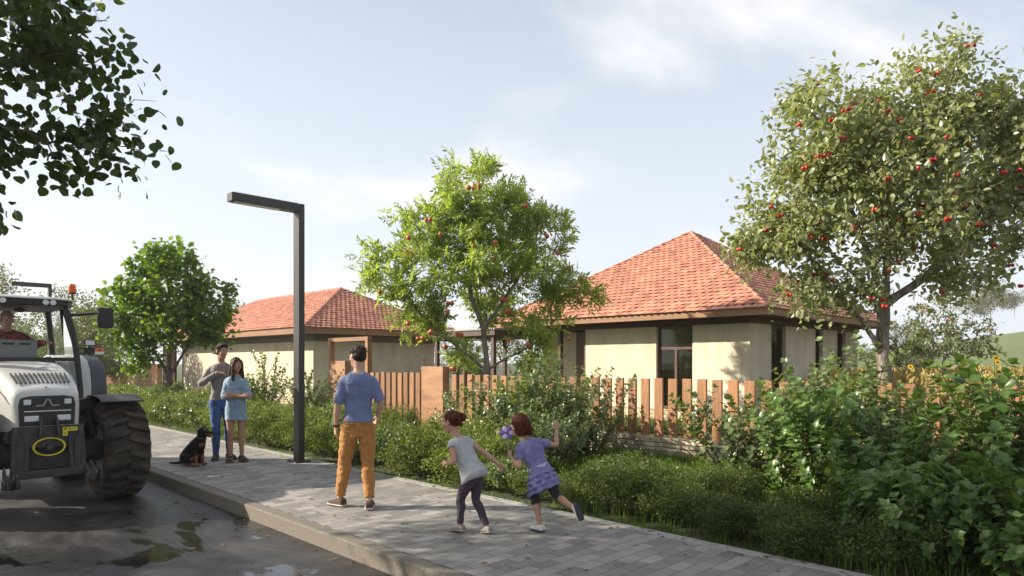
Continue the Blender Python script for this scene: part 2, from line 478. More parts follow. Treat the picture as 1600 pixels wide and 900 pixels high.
def tiled_slope(mb, A, B, up, length, clips, tile=0.21, course=0.205, drop=0.0):
    """Courses of rounded clay tiles over the slope that rises from the eave A-B; clips = planes (point, outward normal)."""
    A = Vector(A); B = Vector(B); d = (B - A); W = d.length; d.normalize(); up = Vector(up).normalized(); nrm = d.cross(up).normalized()
    if nrm.z < 0: nrm = -nrm
    bm = bmesh.new()
    per = 6; ns = int(W / tile * per) + per; nc = int(length / course) + 2
    rows = []
    for c in range(nc):
        for f in (0.0, 0.55, 1.0):
            t = (c + f) * course; row = []
            for i in range(ns + 1):
                s = -tile * .5 + i * tile / per
                ph = (s / tile + 0.5 * (c % 2)) * 2 * PI
                wv = math.cos(ph)
                h = 0.013 * wv + 0.028 * (1 - f) + 0.004 * noise.noise(Vector((s * 2.1, t * 2.3, c)))
                tt = t - (0.038 * (0.5 + 0.5 * wv) if f == 0.0 else 0.045 * (0.5 - 0.5 * wv) * 0 if f < 1 else 0.0)
                row.append(bm.verts.new(A + d * s + up * tt + nrm * (h + drop)))
            rows.append(row)
    for a, b in zip(rows, rows[1:]):
        for i in range(ns):
            bm.faces.new((a[i], a[i + 1], b[i + 1], b[i]))
    for co, no in clips:
        g = list(bm.verts) + list(bm.edges) + list(bm.faces)
        bmesh.ops.bisect_plane(bm, geom=g, plane_co=Vector(co), plane_no=Vector(no), clear_outer=True)
    bm.verts.index_update()
    mb.add([v.co.copy() for v in bm.verts], [tuple(v.index for v in f.verts) for f in bm.faces])
    bm.free()

def hip_roof(parent, x0, x1, y0, y1, z, pitch, ridge_axis):
    """Hipped tiled roof over the eave rectangle; parts: roof (> ridge_cap)."""
    cx, cy = (x0 + x1) / 2, (y0 + y1) / 2
    half = min(x1 - x0, y1 - y0) / 2; rise = half * math.tan(pitch)
    if ridge_axis == 'Y':
        r0 = Vector((cx, y0 + half, z + rise)); r1 = Vector((cx, y1 - half, z + rise))
    else:
        r0 = Vector((x0 + half, cy, z + rise)); r1 = Vector((x1 - half, cy, z + rise))
    c = [Vector((x0, y0, z)), Vector((x1, y0, z)), Vector((x1, y1, z)), Vector((x0, y1, z))]
    sl = half / math.cos(pitch) + 0.05
    q = math.sqrt(.5); cp, sp = math.cos(pitch), math.sin(pitch)
    mb = MB()
    # hip planes are vertical at 45 degrees through each corner; the clip keeps the inside
    tiled_slope(mb, c[3], c[0], (cp, 0, sp), sl, [(c[0], (q, -q, 0)), (c[3], (q, q, 0)), ((cx, cy, 0), (1, 0, 0)) if ridge_axis == 'Y' else (c[0], (0, -1, 0))])
    tiled_slope(mb, c[0], c[1], (0, cp, sp), sl, [(c[0], (-q, q, 0)), (c[1], (q, q, 0)), ((cx, cy, 0), (0, 1, 0)) if ridge_axis == 'X' else (c[0], (-1, 0, 0))])
    tiled_slope(mb, c[1], c[2], (-cp, 0, sp), sl, [(c[1], (-q, -q, 0)), (c[2], (-q, q, 0)), ((cx, cy, 0), (-1, 0, 0)) if ridge_axis == 'Y' else (c[1], (0, -1, 0))])
    tiled_slope(mb, c[2], c[3], (0, -cp, sp), sl, [(c[2], (q, -q, 0)), (c[3], (-q, -q, 0)), ((cx, cy, 0), (0, -1, 0)) if ridge_axis == 'X' else (c[2], (1, 0, 0))])
    roof = mb.build('roof', tile_m, parent, smooth=50)
    rb = MB()
    tops = [r0, r1, r1, r0] if ridge_axis == 'X' else [r0, r0, r1, r1]
    segs = [(c[0], tops[0]), (c[1], tops[1]), (c[2], tops[2]), (c[3], tops[3])]
    if (r1 - r0).length > .1: segs.append((r0, r1))
    for a, b in segs:
        n = max(2, int((b - a).length / 0.34))
        for i in range(n):                         # overlapping half-round caps
            p = a.lerp(b, i / n); p2 = a.lerp(b, (i + 1.12) / n)
            rb.tube([p + Vector((0, 0, .018)), p2 + Vector((0, 0, -.004))], [0.052, 0.042], n=8)
    rb.build('ridge_cap', tile_m, roof, smooth=50)
    return roof

def stone_courses(mb, a, b, nrm, z0, z1, depth=0.10, seed=1, hmin=.07, hmax=.13):
    """Uneven squared stones laid in courses on the face from a to b."""
    r = random.Random(seed); a = Vector(a); b = Vector(b); d = b - a; L = d.length; d.normalize(); nrm = Vector(nrm)
    z = z0
    while z < z1 - .02:
        h = min(r.uniform(hmin, hmax), z1 - z); s = -r.uniform(0, .1)
        if z1 - z - h < .03: h = z1 - z
        while s < L:
            w = r.uniform(.12, .38); e0 = max(s, 0); e1 = min(s + w, L)
            if e1 - e0 > .03:
                out = r.uniform(0.0, .03); g = .006
                P = []
                for zz in (z + g, z + h - g):
                    for ss, oo in ((e0 + g, -depth), (e1 - g, -depth), (e1 - g, out), (e0 + g, out)):
                        j = .010
                        q_ = a + d * (ss + r.uniform(-j, j)) + nrm * (oo + r.uniform(-j, j) * .8)
                        P.append((q_.x, q_.y, zz + r.uniform(-j, j) * .7))
                mb.add(P, [(0, 3, 2, 1), (4, 5, 6, 7), (0, 1, 5, 4), (1, 2, 6, 5), (2, 3, 7, 6), (3, 0, 4, 7)])
            s += w
        z += h

def wall_run(mb, axis, fixed0, fixed1, spans, z0, z1):
    for a, b in spans:
        if axis == 'Y': mb.box((fixed0, a, z0), (fixed1, b, z1))
        else: mb.box((a, fixed0, z0), (b, fixed1, z1))

def window_unit(parent, axis, plane, a, b, z0, z1, transom=None, mullion=True, out=-1):
    """Frame with glazing in an opening; axis 'Y' = opening runs along Y in the wall face x = plane."""
    f = 0.07; mb = MB(); p0, p1 = plane + .10, plane + .17
    def bx(s0, s1, za, zb, g0=p0, g1=p1):
        if axis == 'Y': mb.box((g0, s0, za), (g1, s1, zb))
        else: mb.box((s0, g0, za), (s1, g1, zb))
    bx(a, a + f, z0, z1); bx(b - f, b, z0, z1); bx(a + f, b - f, z1 - f, z1); bx(a + f, b - f, z0, z0 + f)
    if transom: bx(a + f, b - f, transom, transom + f)
    if mullion: bx((a + b) / 2 - f * .6, (a + b) / 2 + f * .6, z0 + f, transom or z1 - f)
    w = mb.build('window', frame_m, parent, bevel=0.006)
    g = MB()
    if axis == 'Y': g.box((plane + .130, a + f * .6, z0 + f * .6), (plane + .138, b - f * .6, z1 - f * .6))
    else: g.box((a + f * .6, plane + .130, z0 + f * .6), (b - f * .6, plane + .138, z1 - f * .6))
    g.build('pane', glass_m, w)
    return w

# ------------------------------------------------------------------ right-hand house
def right_house():
    hx0, hx1, hy0, hy1, zt = 16.2, 24.2, 7.68, 15.6, 2.60
    t = 0.30
    h = empty('bungalow', (hx0, hy0, 0), label='cream rendered bungalow with a steep pyramid of orange clay tiles, behind the picket fence', cat='house')
    org = Vector((hx0, hy0, 0))
    def B(mb, name, m, parent=h, **k):
        mb.v = [(p[0] - org.x, p[1] - org.y, p[2]) for p in mb.v] if parent is h else mb.v
        return mb.build(name, m, parent, **k)
    mb = MB()
    wall_run(mb, 'Y', hx0, hx0 + t, [(hy0, 9.30), (10.44, 12.98)], 0.30, zt)
    wall_run(mb, 'Y', hx0 + .9, hx0 + .9 + t, [(14.1, hy1)], 0.30, zt)
    wall_run(mb, 'X', hy0, hy0 + t, [(hx0 + t, 17.45), (18.40, 20.50), (21.10, 22.30), (23.06, hx1)], 0.30, zt)
    wall_run(mb, 'Y', hx1 - t, hx1, [(hy0 + t, hy1)], 0.30, zt)
    wall_run(mb, 'X', hy1 - t, hy1, [(hx0 + .9 + t, hx1 - t)], 0.30, zt)
    B(mb, 'wall', stucco)
    mb = MB()                                            # stone plinth
    for a, b, n in (((hx0 - .02, hy0, 0), (hx0 - .02, 13.0, 0), (-1, 0, 0)), ((hx0, hy0 - .02, 0), (hx1, hy0 - .02, 0), (0, -1, 0)), ((hx0 + .88, 14.1, 0), (hx0 + .88, hy1, 0), (-1, 0, 0))):
        mb = MB(); stone_courses(mb, a, b, n, -.05, .30, seed=int(a[1] * 10)); B(mb, 'plinth', stone_m, bevel=.008)
    mb = MB(); mb.box((hx0 + .05, hy0 + .05, -.1), (hx1 - .05, hy1 - .05, .14)); B(mb, 'floor_slab', floor_m)
    mb = MB(); mb.box((17.25, 8.6, .14), (17.35, 12.9, zt - .02)); mb.box((hx0 + .75, 12.95, .14), (19.4, 13.05, zt - .02)); mb.box((18.9, 8.9, .14), (23.5, 9.0, zt - .02)); B(mb, 'inner_partition', inside_m)
    mb = MB(); mb.box((hx0 - .04, hy0 - .04, zt), (hx0 + .28, hy1 + .04, zt + .16)); mb.box((hx0 + .28, hy0 - .04, zt), (hx1 + .04, hy0 + .28, zt + .16))
    mb.box((hx1 - .28, hy0 + .28, zt), (hx1 + .04, hy1 + .04, zt + .16)); mb.box((hx0 + .28, hy1 - .28, zt), (hx1 - .28, hy1 + .04, zt + .16))
    B(mb, 'ring_beam', wood_dark)
    ov = 0.80; ex0, ex1, ey0, ey1 = hx0 - ov, hx1 + ov, hy0 - ov, hy1 + ov
    mb = MB(); mb.box((ex0 + .04, ey0 + .04, zt + .165), (ex1 - .04, ey1 - .04, zt + .20)); B(mb, 'soffit', wood_dark)
    mb = MB()
    mb.box((ex0, ey0, zt + .14), (ex0 + .035, ey1, zt + .34)); mb.box((ex1 - .035, ey0, zt + .14), (ex1, ey1, zt + .34))
    mb.box((ex0 + .035, ey0, zt + .14), (ex1 - .035, ey0 + .035, zt + .34)); mb.box((ex0 + .035, ey1 - .035, zt + .14), (ex1 - .035, ey1, zt + .34))
    B(mb, 'fascia', wood_lie, bevel=.006)
    r = hip_roof(h, ex0 - .04 - org.x, ex1 + .04 - org.x, ey0 - .04 - org.y, ey1 + .04 - org.y, zt + .31, R(32.6), 'X')
    def win(axis, plane, a, b, z0, z1, **k):
        o1, o2 = (org.x, org.y) if axis == 'Y' else (org.y, org.x)
        return window_unit(h, axis, plane - o1, a - o2, b - o2, z0, z1, **k)
    win('Y', hx0, 9.30, 10.44, .30, zt, transom=1.95)
    win('X', hy0, 17.45, 18.40, .30, zt, mullion=False)
    win('X', hy0, 20.50, 21.10, .30, zt, mullion=False)
    win('X', hy0, 22.30, 23.06, .30, zt, mullion=False)
    # porch: lining boards, a timber post and a glazed door set back
    mb = MB(); mb.box((hx0 + .02, 12.985, .14), (hx0 + .16, 13.06, zt)); mb.box((hx0 + .02, 14.02, .14), (hx0 + .16, 14.12, zt)); B(mb, 'porch_post', frame_m, bevel=.006)
    mb = MB(); mb.box((hx0 + .9, 13.15, .14), (hx0 + .95, 14.10, zt)); d = B(mb, 'door', mat('brown door leaf', (.16, .10, .065), .5, var=.2), bevel=.004)
    mb = MB(); mb.box((hx0 + .86 - org.x, 13.50 - org.y, .6), (hx0 + .899 - org.x, 13.64 - org.y, 2.1)); mb.build('handle', wood_red, d, bevel=.004)
    return h
right_house()

def left_house():
    hx0, hx1, hy0, hy1, zt = 12.17, 17.8, 22.5, 36.0, 2.38
    t = 0.30
    h = empty('long_bungalow', (hx0, hy0, 0), label='long low cream bungalow with a pinkish red hipped tile roof, behind the street lamp', cat='house')
    org = Vector((hx0, hy0, 0))
    def B(mb, name, m, **k):
        mb.v = [(p[0] - org.x, p[1] - org.y, p[2]) for p in mb.v]
        return mb.build(name, m, h, **k)
    mb = MB(); mb.box((hx0, hy0, .25), (hx1, hy1, zt)); B(mb, 'wall', stucco)
    mb = MB(); stone_courses(mb, (hx0 - .02, hy0, 0), (hx0 - .02, hy1, 0), (-1, 0, 0), -.05, .25, seed=3); B(mb, 'plinth', stone_m, bevel=.008)
    mb = MB(); stone_courses(mb, (hx0, hy0 - .02, 0), (hx1, hy0 - .02, 0), (0, -1, 0), -.05, .25, seed=4); B(mb, 'plinth', stone_m, bevel=.008)
    ov = .78; ex0, ex1, ey0, ey1 = hx0 - ov, hx1 + ov, hy0 - ov, hy1 + ov
    grey_wood = mat('grey weathered board', (.16, .135, .11), .7, var=.2, stretch=(.6, .6, 8), vscale=5)
    mb = MB(); mb.box((hx0 - .05, hy0 - .05, zt + .003), (hx1 + .05, hy1 + .05, zt + .25)); B(mb, 'ring_beam', grey_wood)
    mb = MB(); mb.box((ex0 + .04, ey0 + .04, zt + .25), (ex1 - .04, ey1 - .04, zt + .28)); B(mb, 'soffit', wood_dark)
    mb = MB()
    mb.box((ex0, ey0, zt + .24), (ex0 + .035, ey1, zt + .50)); mb.box((ex1 - .035, ey0, zt + .24), (ex1, ey1, zt + .50))
    mb.box((ex0 + .035, ey0, zt + .24), (ex1 - .035, ey0 + .035, zt + .50)); mb.box((ex0 + .035, ey1 - .035, zt + .24), (ex1 - .035, ey1, zt + .50))
    B(mb, 'fascia', wood_lie, bevel=.006)
    hip_roof(h, ex0 - .04 - org.x, ex1 + .04 - org.x, ey0 - .04 - org.y, ey1 + .04 - org.y, zt + .47, R(27.5), 'Y')
    return h
left_house()

# covered way between the houses
def covered_way():
    h = empty('covered_walkway', (15.0, 15.7, 0), label='flat-roofed covered walkway on dark posts linking the two bungalows', cat='walkway')
    mb = MB(); mb.box((-.1, .0, 2.48), (3.6, 3.3, 2.66)); mb.box((2.95, 3.303, 2.482), (3.598, 6.6, 2.658)); mb.build('canopy', wood_dark, h, bevel=.006)
    mb = MB(); mb.box((-.14, -.04, 2.663), (3.64, 3.34, 2.72)); mb.build('roof_edge', mat('grey zinc edging', (.32, .30, .27), .5, var=.1), h, bevel=.005)
    for x, y in ((.0, .15), (.0, 1.6), (.0, 3.1), (3.4, .2), (3.4, 1.7), (3.4, 3.1), (3.4, 6.0)):
        mb = MB(); mb.box((x, y, -.1), (x + .13, y + .13, 2.48)); mb.build('post', wood_dark, h, bevel=.006)
    return h
covered_way()

# ------------------------------------------------------------------ fences and gate
FX = 9.94
def stone_wall():
    mb = MB(); stone_courses(mb, (FX - .06, -3, 0), (FX - .06, 12.0, 0), (-1, 0, 0), -.08, .33, depth=.14, seed=11, hmin=.05, hmax=.13)
    w = empty('stone_wall', (FX, 4.5, 0), label='low dry stone wall of pale squared stones under the picket fence', cat='wall')
    mb.v = [(p[0] - FX, p[1] - 4.5, p[2]) for p in mb.v]
    mb.build('stone_face', stone_m, w, bevel=.010)
    m2 = MB(); m2.box((-.05, -7.5, -.1), (.16, 7.5, .315)); m2.build('wall_core', mortar_m, w)
stone_wall()

def picket_fence(name, y0, y1, label, z0=.335, z1=1.325, pitch=.272, w=.165, seed=1):
    r = random.Random(seed)
    f = empty(name, (FX, (y0 + y1) / 2, 0), label=label, cat='fence'); cy = (y0 + y1) / 2
    n = int((y1 - y0) / pitch)
    for i in range(n):
        y = y0 + (i + .5) * (y1 - y0) / n - cy
        mb = MB(); a = r.uniform(-.008, .008)
        mb.box((-.022, y - w / 2, z0 + r.uniform(-.008, .008)), (.022, y + w / 2, z1 + r.uniform(-.012, .012)), rot=Matrix.Rotation(a, 3, 'X'))
        mb.build('picket', wood_red, f, bevel=.004)
    mb = MB()
    mb.box((.023, y0 - cy, z0 + .03), (.045, y1 - cy, z0 + .07))
    mb.build('rail', frame_m, f, bevel=.004)
    return f
picket_fence('picket_fence', -2.8, 11.95, 'long brown picket fence with wide gaps standing on the low stone wall')
picket_fence('picket_fence', 13.06, 15.32, 'short run of brown pickets between the plank gate panel and the open gate frame', z0=.06, z1=1.34, pitch=.25, seed=5)

def gate():
    g = empty('gate_frame', (FX, 16.3, 0), label='open brown timber gate frame taller than the fence, behind the man in orange trousers', cat='gate')
    mb = MB(); mb.box((-.07, .95, -.05), (.07, 1.07, 2.18)); mb.build('post', wood_red, g, bevel=.005)
    mb = MB(); mb.box((-.07, -.97, -.05), (.07, -.85, 2.18)); mb.build('post', wood_red, g, bevel=.005)
    mb = MB(); mb.box((-.072, -.98, 2.182), (.072, 1.08, 2.29)); mb.build('beam', wood_lie, g, bevel=.005)
gate()
board_m = mat('warm plank', (0.27, 0.13, 0.06), 0.55, var=0.3, vscale=3.5, stretch=(1, .22, 1.6), bump=0.1, bscale=9, col2=(.34, .18, .09))
def plank_panel(y0, y1, z1, label, x0=FX - .10, x1=FX + .10):
    mb = MB(); mb.box((x0 - FX, y0 - (y0 + y1) / 2, -.05), (x1 - FX, y1 - (y0 + y1) / 2, z1))
    o = mb.build('plank_panel', board_m, None, bevel=.006, loc=(FX, (y0 + y1) / 2, 0))
    return tag(o, label, 'panel', 'solid plank panels of the fence')
plank_panel(12.12, 12.94, 1.50, 'solid grained plank panel between the short and the long picket runs')
plank_panel(16.42, 17.2, 1.64, 'solid plank panel standing in the open gate frame')

def far_fence():
    f = empty('batten_fence', (9.94, 40.2, 0), label='distant fence of thin upright brown battens seen between the tractor and the round tree', cat='fence')
    y = -3.6
    while y < 4.2:
        mb = MB(); mb.box((-.03, y, -.05), (.03, y + .075, 1.46)); mb.build('batten', wood_red, f); y += .135
    mb = MB(); mb.box((.032, -3.6, .3), (.08, 4.2, .38)); mb.box((.032, -3.6, 1.2), (.08, 4.2, 1.28)); mb.build('rail', wood_red, f)
    mb = MB(); mb.box((-.1, -2.2, -.05), (.1, 2.2, 1.52))
    o = mb.build('plank_panel', board_m, None, bevel=.006, loc=(9.94, 34.4, 0))
    tag(o, 'wide brown plank panel at the end of the distant batten fence', 'panel', 'solid plank panels of the fence')
    s = empty('slat_screen', (11.9, 37.0, 0), label='tall dark brown slatted screen at the far end of the long bungalow', cat='screen')
    mb = MB()
    for i in range(12): mb.box((-.03, -.8 + i * .14, .05), (.03, -.72 + i * .14, 2.45))
    mb.build('slat_panel', wood_dark, s)
    for ya in (-.9, .84):
        mb = MB(); mb.box((-.05, ya, -.05), (.05, ya + .08, 2.5)); mb.build('post', wood_dark, s)
far_fence()

# ------------------------------------------------------------------ street lamps
lamp_m = mat('dark grey powder coat', (0.036, 0.032, 0.029), 0.40, var=0.12, vscale=8, spec=0.5)
def street_lamp():
    g = empty('street_lamp', (5.2, 10.08, 0))
    mb = MB(); mb.box((-.05, -.095, 0.02), (.05, .095, 4.16)); mb.build('pole', lamp_m, g, bevel=.005)
    mb = MB(); mb.box((-1.12, -.093, 4.03), (-.052, .093, 4.158))
    for i in range(24): mb.box((-1.08 + i * .043, -.08, 4.159), (-1.06 + i * .043, .08, 4.170))
    arm = mb.build('arm', lamp_m, g, bevel=.004)
    mb = MB(); mb.box((-1.06, -.07, 4.021), (-.35, .07, 4.029)); mb.build('light_panel', mat('opal diffuser', (.55, .55, .52), .3), arm)
    mb = MB(); mb.box((-.13, -.16, -.01), (.13, .16, .018))
    for x in (-.1, .1):
        for y in (-.13, .13): mb.lathe([(.0, .02), (.014, .02), (.014, .038), (.0, .038)], (x, y, 0), n=6)
    mb.build('base_plate', lamp_m, g, bevel=.003)
    return g
lamp = street_lamp()
tag(lamp, 'tall angular black street lamp on the pavement left of the man in orange trousers', 'street lamp', 'street lamps along the pavement')
l2 = copy_tree(lamp); l2.location = (5.2, 28.7, 0); l2.scale = (1, 1, 1.06)
tag(l2, 'distant street lamp showing above the tractor cab', 'street lamp', 'street lamps along the pavement')
# ------------------------------------------------------------------ plants
def np_mesh(name, V, F, smooth=True):
    """Mesh from numpy arrays; F is (n, k) for one face size or a list of such arrays."""
    Fs = F if isinstance(F, list) else [F]
    me = bpy.data.meshes.new(name)
    V = np.asarray(V, dtype=np.float32)
    me.vertices.add(len(V)); me.vertices.foreach_set('co', V.ravel())
    loops = np.concatenate([f.ravel() for f in Fs]).astype(np.int32)
    sizes = np.concatenate([np.full(len(f), f.shape[1], dtype=np.int32) for f in Fs])
    starts = np.concatenate([[0], np.cumsum(sizes)[:-1]]).astype(np.int32)
    me.loops.add(len(loops)); me.loops.foreach_set('vertex_index', loops)
    me.polygons.add(len(sizes)); me.polygons.foreach_set('loop_start', starts); me.polygons.foreach_set('loop_total', sizes)
    if smooth:
        me.polygons.foreach_set('use_smooth', np.ones(len(sizes), dtype=bool))
    me.update(calc_edges=True); me.validate()
    return me

def leaf_shape(kind):
    """Leaf blade along +Y, unit length, midrib fold; returns verts and quads/tris split as (V, quads, tris)."""
    if kind == 'oval':                                   # ovate, pointed, folded, curled tip
        prof = [(0, .0), (.16, .19), (.42, .27), (.70, .20), (.90, .08), (1.0, .0)]
        bend, fold = .16, .30
    elif kind == 'broad':
        prof = [(0, .0), (.12, .20), (.32, .33), (.52, .34), (.72, .25), (.88, .12), (1.0, .0)]
        bend, fold = .20, .32
    elif kind == 'lance':
        prof = [(0, .0), (.3, .165), (.65, .15), (1.0, .0)]
        bend, fold = .12, .25
    elif kind == 'round':                                # heart-shaped disc
        prof = [(0, .10), (.10, .36), (.38, .48), (.68, .38), (.88, .17), (1.0, .0)]
        bend, fold = .12, .14
    elif kind == 'small':
        prof = [(0, .0), (.45, .27), (1.0, .0)]
        bend, fold = .10, .25
    V = []; Q = []; T = []
    for y, w in prof:
        z = -bend * y * y
        V += [(-w, y, z + fold * w), (0, y, z), (w, y, z + fold * w)]
    for i in range(len(prof) - 1):
        a = i * 3
        for k in (0, 1):
            Q.append((a + k, a + k + 1, a + 4 + k, a + 3 + k))
    return np.array(V), np.array(Q)

def maple_shape():
    ang = np.array([-150, -115, -80, -58, -30, -14, 0, 14, 30, 58, 80, 115, 150]) + 90
    rad = np.array([.22, .40, .62, .36, .70, .48, .95, .48, .70, .36, .62, .40, .22])
    a = np.radians(ang); V = [(0, .0, 0)] + [(r * math.cos(t) * .8, .30 + r * math.sin(t) * .7, -.12 * r * r) for r, t in zip(rad, a)]
    Q = [(0, i, i + 1, i + 2) for i in range(1, 13, 2) if i + 2 <= 13]
    return np.array(V), np.array(Q)

def place_leaves(P, D, N, S, shape):
    """P position, D direction (unit), N approximate normal, S size; returns V, F for all leaves."""
    V0, Q0 = shape; n = len(P); k = len(V0)
    D = D / np.linalg.norm(D, axis=1, keepdims=True)
    X = np.cross(D, N); X /= np.maximum(np.linalg.norm(X, axis=1, keepdims=True), 1e-6)
    Z = np.cross(X, D)
    V = P[:, None, :] + S[:, None, None] * (V0[None, :, 0, None] * X[:, None, :] + V0[None, :, 1, None] * D[:, None, :] + V0[None, :, 2, None] * Z[:, None, :])
    F = Q0[None] + (np.arange(n) * k)[:, None, None]
    return V.reshape(-1, 3), F.reshape(-1, Q0.shape[1])

def unit(a):
    return a / np.maximum(np.linalg.norm(a, axis=-1, keepdims=True), 1e-9)

def in_clumps(rs, clumps, n, shell=0.35):
    """Random points through a set of ellipsoids (x, y, z, rx, ry, rz), density by volume, somewhat denser near the skin."""
    c = np.array(clumps, float); w = c[:, 3] * c[:, 4] * c[:, 5]; w = w ** .75; w /= w.sum()
    idx = rs.choice(len(c), n, p=w)
    d = unit(rs.normal(size=(n, 3))); r = rs.random(n) ** (1 / 3.0)
    r = r * (1 - shell) + shell * (0.75 + .25 * rs.random(n))
    return c[idx, :3] + d * r[:, None] * c[idx, 3:6]

def grow(rs, limbs, targets, step=.22, bias=.30, wob=.18):
    """Grow a branching skeleton: limbs are hand-set polylines [(parent_limb, parent_index, [points])]; every target is reached
    from the cheapest node. Returns positions, parent indices, node ids of the tips."""
    pos = []; par = []; plen = []; start = []
    for pl, pi, pts in limbs:
        base = None if pl is None else start[pl][pi]
        ids = []
        prev = base
        for j, p in enumerate(pts):
            p = np.array(p, float)
            if prev is None:
                pos.append(p); par.append(-1); plen.append(0.0); prev = 0; ids.append(0); continue
            q = pos[prev]; L = np.linalg.norm(p - q); m = max(1, int(L / step)); pv = prev
            for s in range(1, m + 1):
                w = rs.normal(size=3) * wob * step * .35 if s < m else 0
                pos.append(q + (p - q) * s / m + w); par.append(pv); plen.append(plen[pv] + L / m); pv = len(pos) - 1
            prev = pv; ids.append(pv)
        start.append(ids)
    free_from = 0
    trunk_top = start[0][-1]
    A = np.array(pos); d0 = np.array([np.min(np.linalg.norm(A - t, axis=1)) for t in targets])
    tips = []
    cap = len(pos) + len(targets) * 14
    P = np.zeros((cap, 3)); P[:len(pos)] = A; PL = np.zeros(cap); PL[:len(pos)] = plen; n = len(pos)
    ok = np.ones(cap, bool)
    ok[:max(1, int(trunk_top * .75))] = False                      # no twigs on the lower trunk
    for ti in np.argsort(d0):
        t = targets[ti]
        dv = t - P[:n]; dist = np.linalg.norm(dv, axis=1)
        cost = dist + bias * PL[:n] + np.where(dv[:, 2] < -.1, .4 * -dv[:, 2], 0)
        cost[~ok[:n]] = 1e9
        j = int(np.argmin(cost)); L = dist[j]
        if L < 0.02: tips.append(j); continue
        m = max(2, min(12, int(L / step) + 1)); pv = j; q = P[j].copy()
        sag = np.array([0, 0, L * .12])
        for s in range(1, m + 1):
            f = s / m
            p = q + (t - q) * f + sag * math.sin(PI * f) * .5 + (rs.normal(size=3) * step * wob if s < m else 0)
            P[n] = p; PL[n] = PL[pv] + L / m; par.append(pv); pv = n; n += 1
        tips.append(pv)
    return P[:n], np.array(par), np.array(tips)

def radii(par, tips, r_tip, power=.44, rmax=None):
    n = len(par); cnt = np.zeros(n)
    for t in tips: cnt[t] += 1
    has = np.zeros(n, bool)
    for i in range(n - 1, 0, -1):
        if cnt[i] == 0: cnt[i] = 1
        if par[i] >= 0: cnt[par[i]] += cnt[i]
    r = r_tip * np.maximum(cnt, 1) ** power
    return r if rmax is None else np.minimum(r, rmax)

def branch_mesh(name, P, par, rad, sides=6, flare=None, rs=None):
    """Tubes along the skeleton, each chain following its thickest child."""
    n = len(P); kids = [[] for _ in range(n)]
    for i in range(1, n): kids[par[i]].append(i)
    mb = MB(); stack = [(0, None)]
    while stack:
        i, prev = stack.pop()
        chain = [i] if prev is None else [prev, i]
        while kids[i]:
            ks = sorted(kids[i], key=lambda k: -rad[k]); nxt = ks[0]
            for k in ks[1:]: stack.append((k, i))
            chain.append(nxt); i = nxt
        if len(chain) < 2: continue
        rr = [float(rad[c]) for c in chain]
        if prev is not None: rr[0] = rr[1] * 1.08
        rr[-1] *= .5
        sd = 12 if rr[1] > .05 else 8 if rr[1] > .02 else sides if rr[1] > .006 else 4
        pts = [Vector(P[c]) for c in chain]
        if prev is None and flare:
            for k in range(min(4, len(rr))):
                rr[k] *= 1 + flare * (1 - k / 4.0) ** 2
        mb.tube(pts, rr, n=sd, cap=False)
    return mb.mesh(name, smooth=180)

def bark(name, c1, c2):
    return mat(name, c1, 0.9, var=.35, vscale=6, col2=c2, bump=0.9, bscale=22, stretch=(1.6, 1.6, .5), bdist=.02)
bark_grey = bark('grey bark', (.13, .105, .085), (.21, .18, .15))
bark_dark = bark('dark bark', (.070, .055, .042), (.11, .09, .07))
bark_pale = bark('pale bark', (.27, .235, .20), (.36, .32, .28))
stem_m = bark('shrub stem', (.085, .070, .040), (.13, .11, .06))

RT = np.array([math.sqrt(.5), -math.sqrt(.5), 0]); FW = np.array([math.sqrt(.5), math.sqrt(.5), 0])
def local(a, b, z):
    return RT * a + FW * b + np.array([0, 0, z])

def twig_leaves(rs, P, par, tips, per, spread, size, jitter=.35, droop=.15, up=.55, back=3, flat=.5):
    """Leaves along the last nodes of every twig: positions, directions, normals, sizes."""
    pos = []; dirs = []
    for t in tips:
        chain = [t]
        for _ in range(back):
            if par[chain[-1]] < 0: break
            chain.append(par[chain[-1]])
        for _ in range(per):
            f = rs.random() * (len(chain) - 1); i = int(f); fr = f - i
            p = P[chain[i]] * (1 - fr) + P[chain[min(i + 1, len(chain) - 1)]] * fr
            d = unit(P[chain[0]] - P[chain[-1]] + 1e-5)
            pos.append(p + rs.normal(size=3) * spread * .45); dirs.append(d)
    pos = np.array(pos); dirs = np.array(dirs); n = len(pos)
    rd = unit(rs.normal(size=(n, 3)))
    D = unit(dirs * (1 - jitter) + rd * (.55 + jitter) + np.array([0, 0, -droop]))
    N = unit(np.array([0, 0, up]) + rs.normal(size=(n, 3)) * flat + dirs * .15)
    S = size * (0.65 + .6 * rs.random(n))
    return pos, D, N, S

def fruit_mesh(name, kind):
    mb = MB()
    if kind == 'pomegranate':
        mb.lathe([(0, -.5), (.20, -.48), (.40, -.34), (.5, -.05), (.46, .20), (.30, .42), (.12, .50), (.0, .50)], n=12)
        mb.lathe([(.09, -.46), (.13, -.60), (.16, -.68), (.10, -.60), (.06, -.5)], n=8)
    else:
        mb.ball((0, 0, 0), (.5, .5, .62), n=8, m=6)
    return mb.mesh(name, smooth=180)

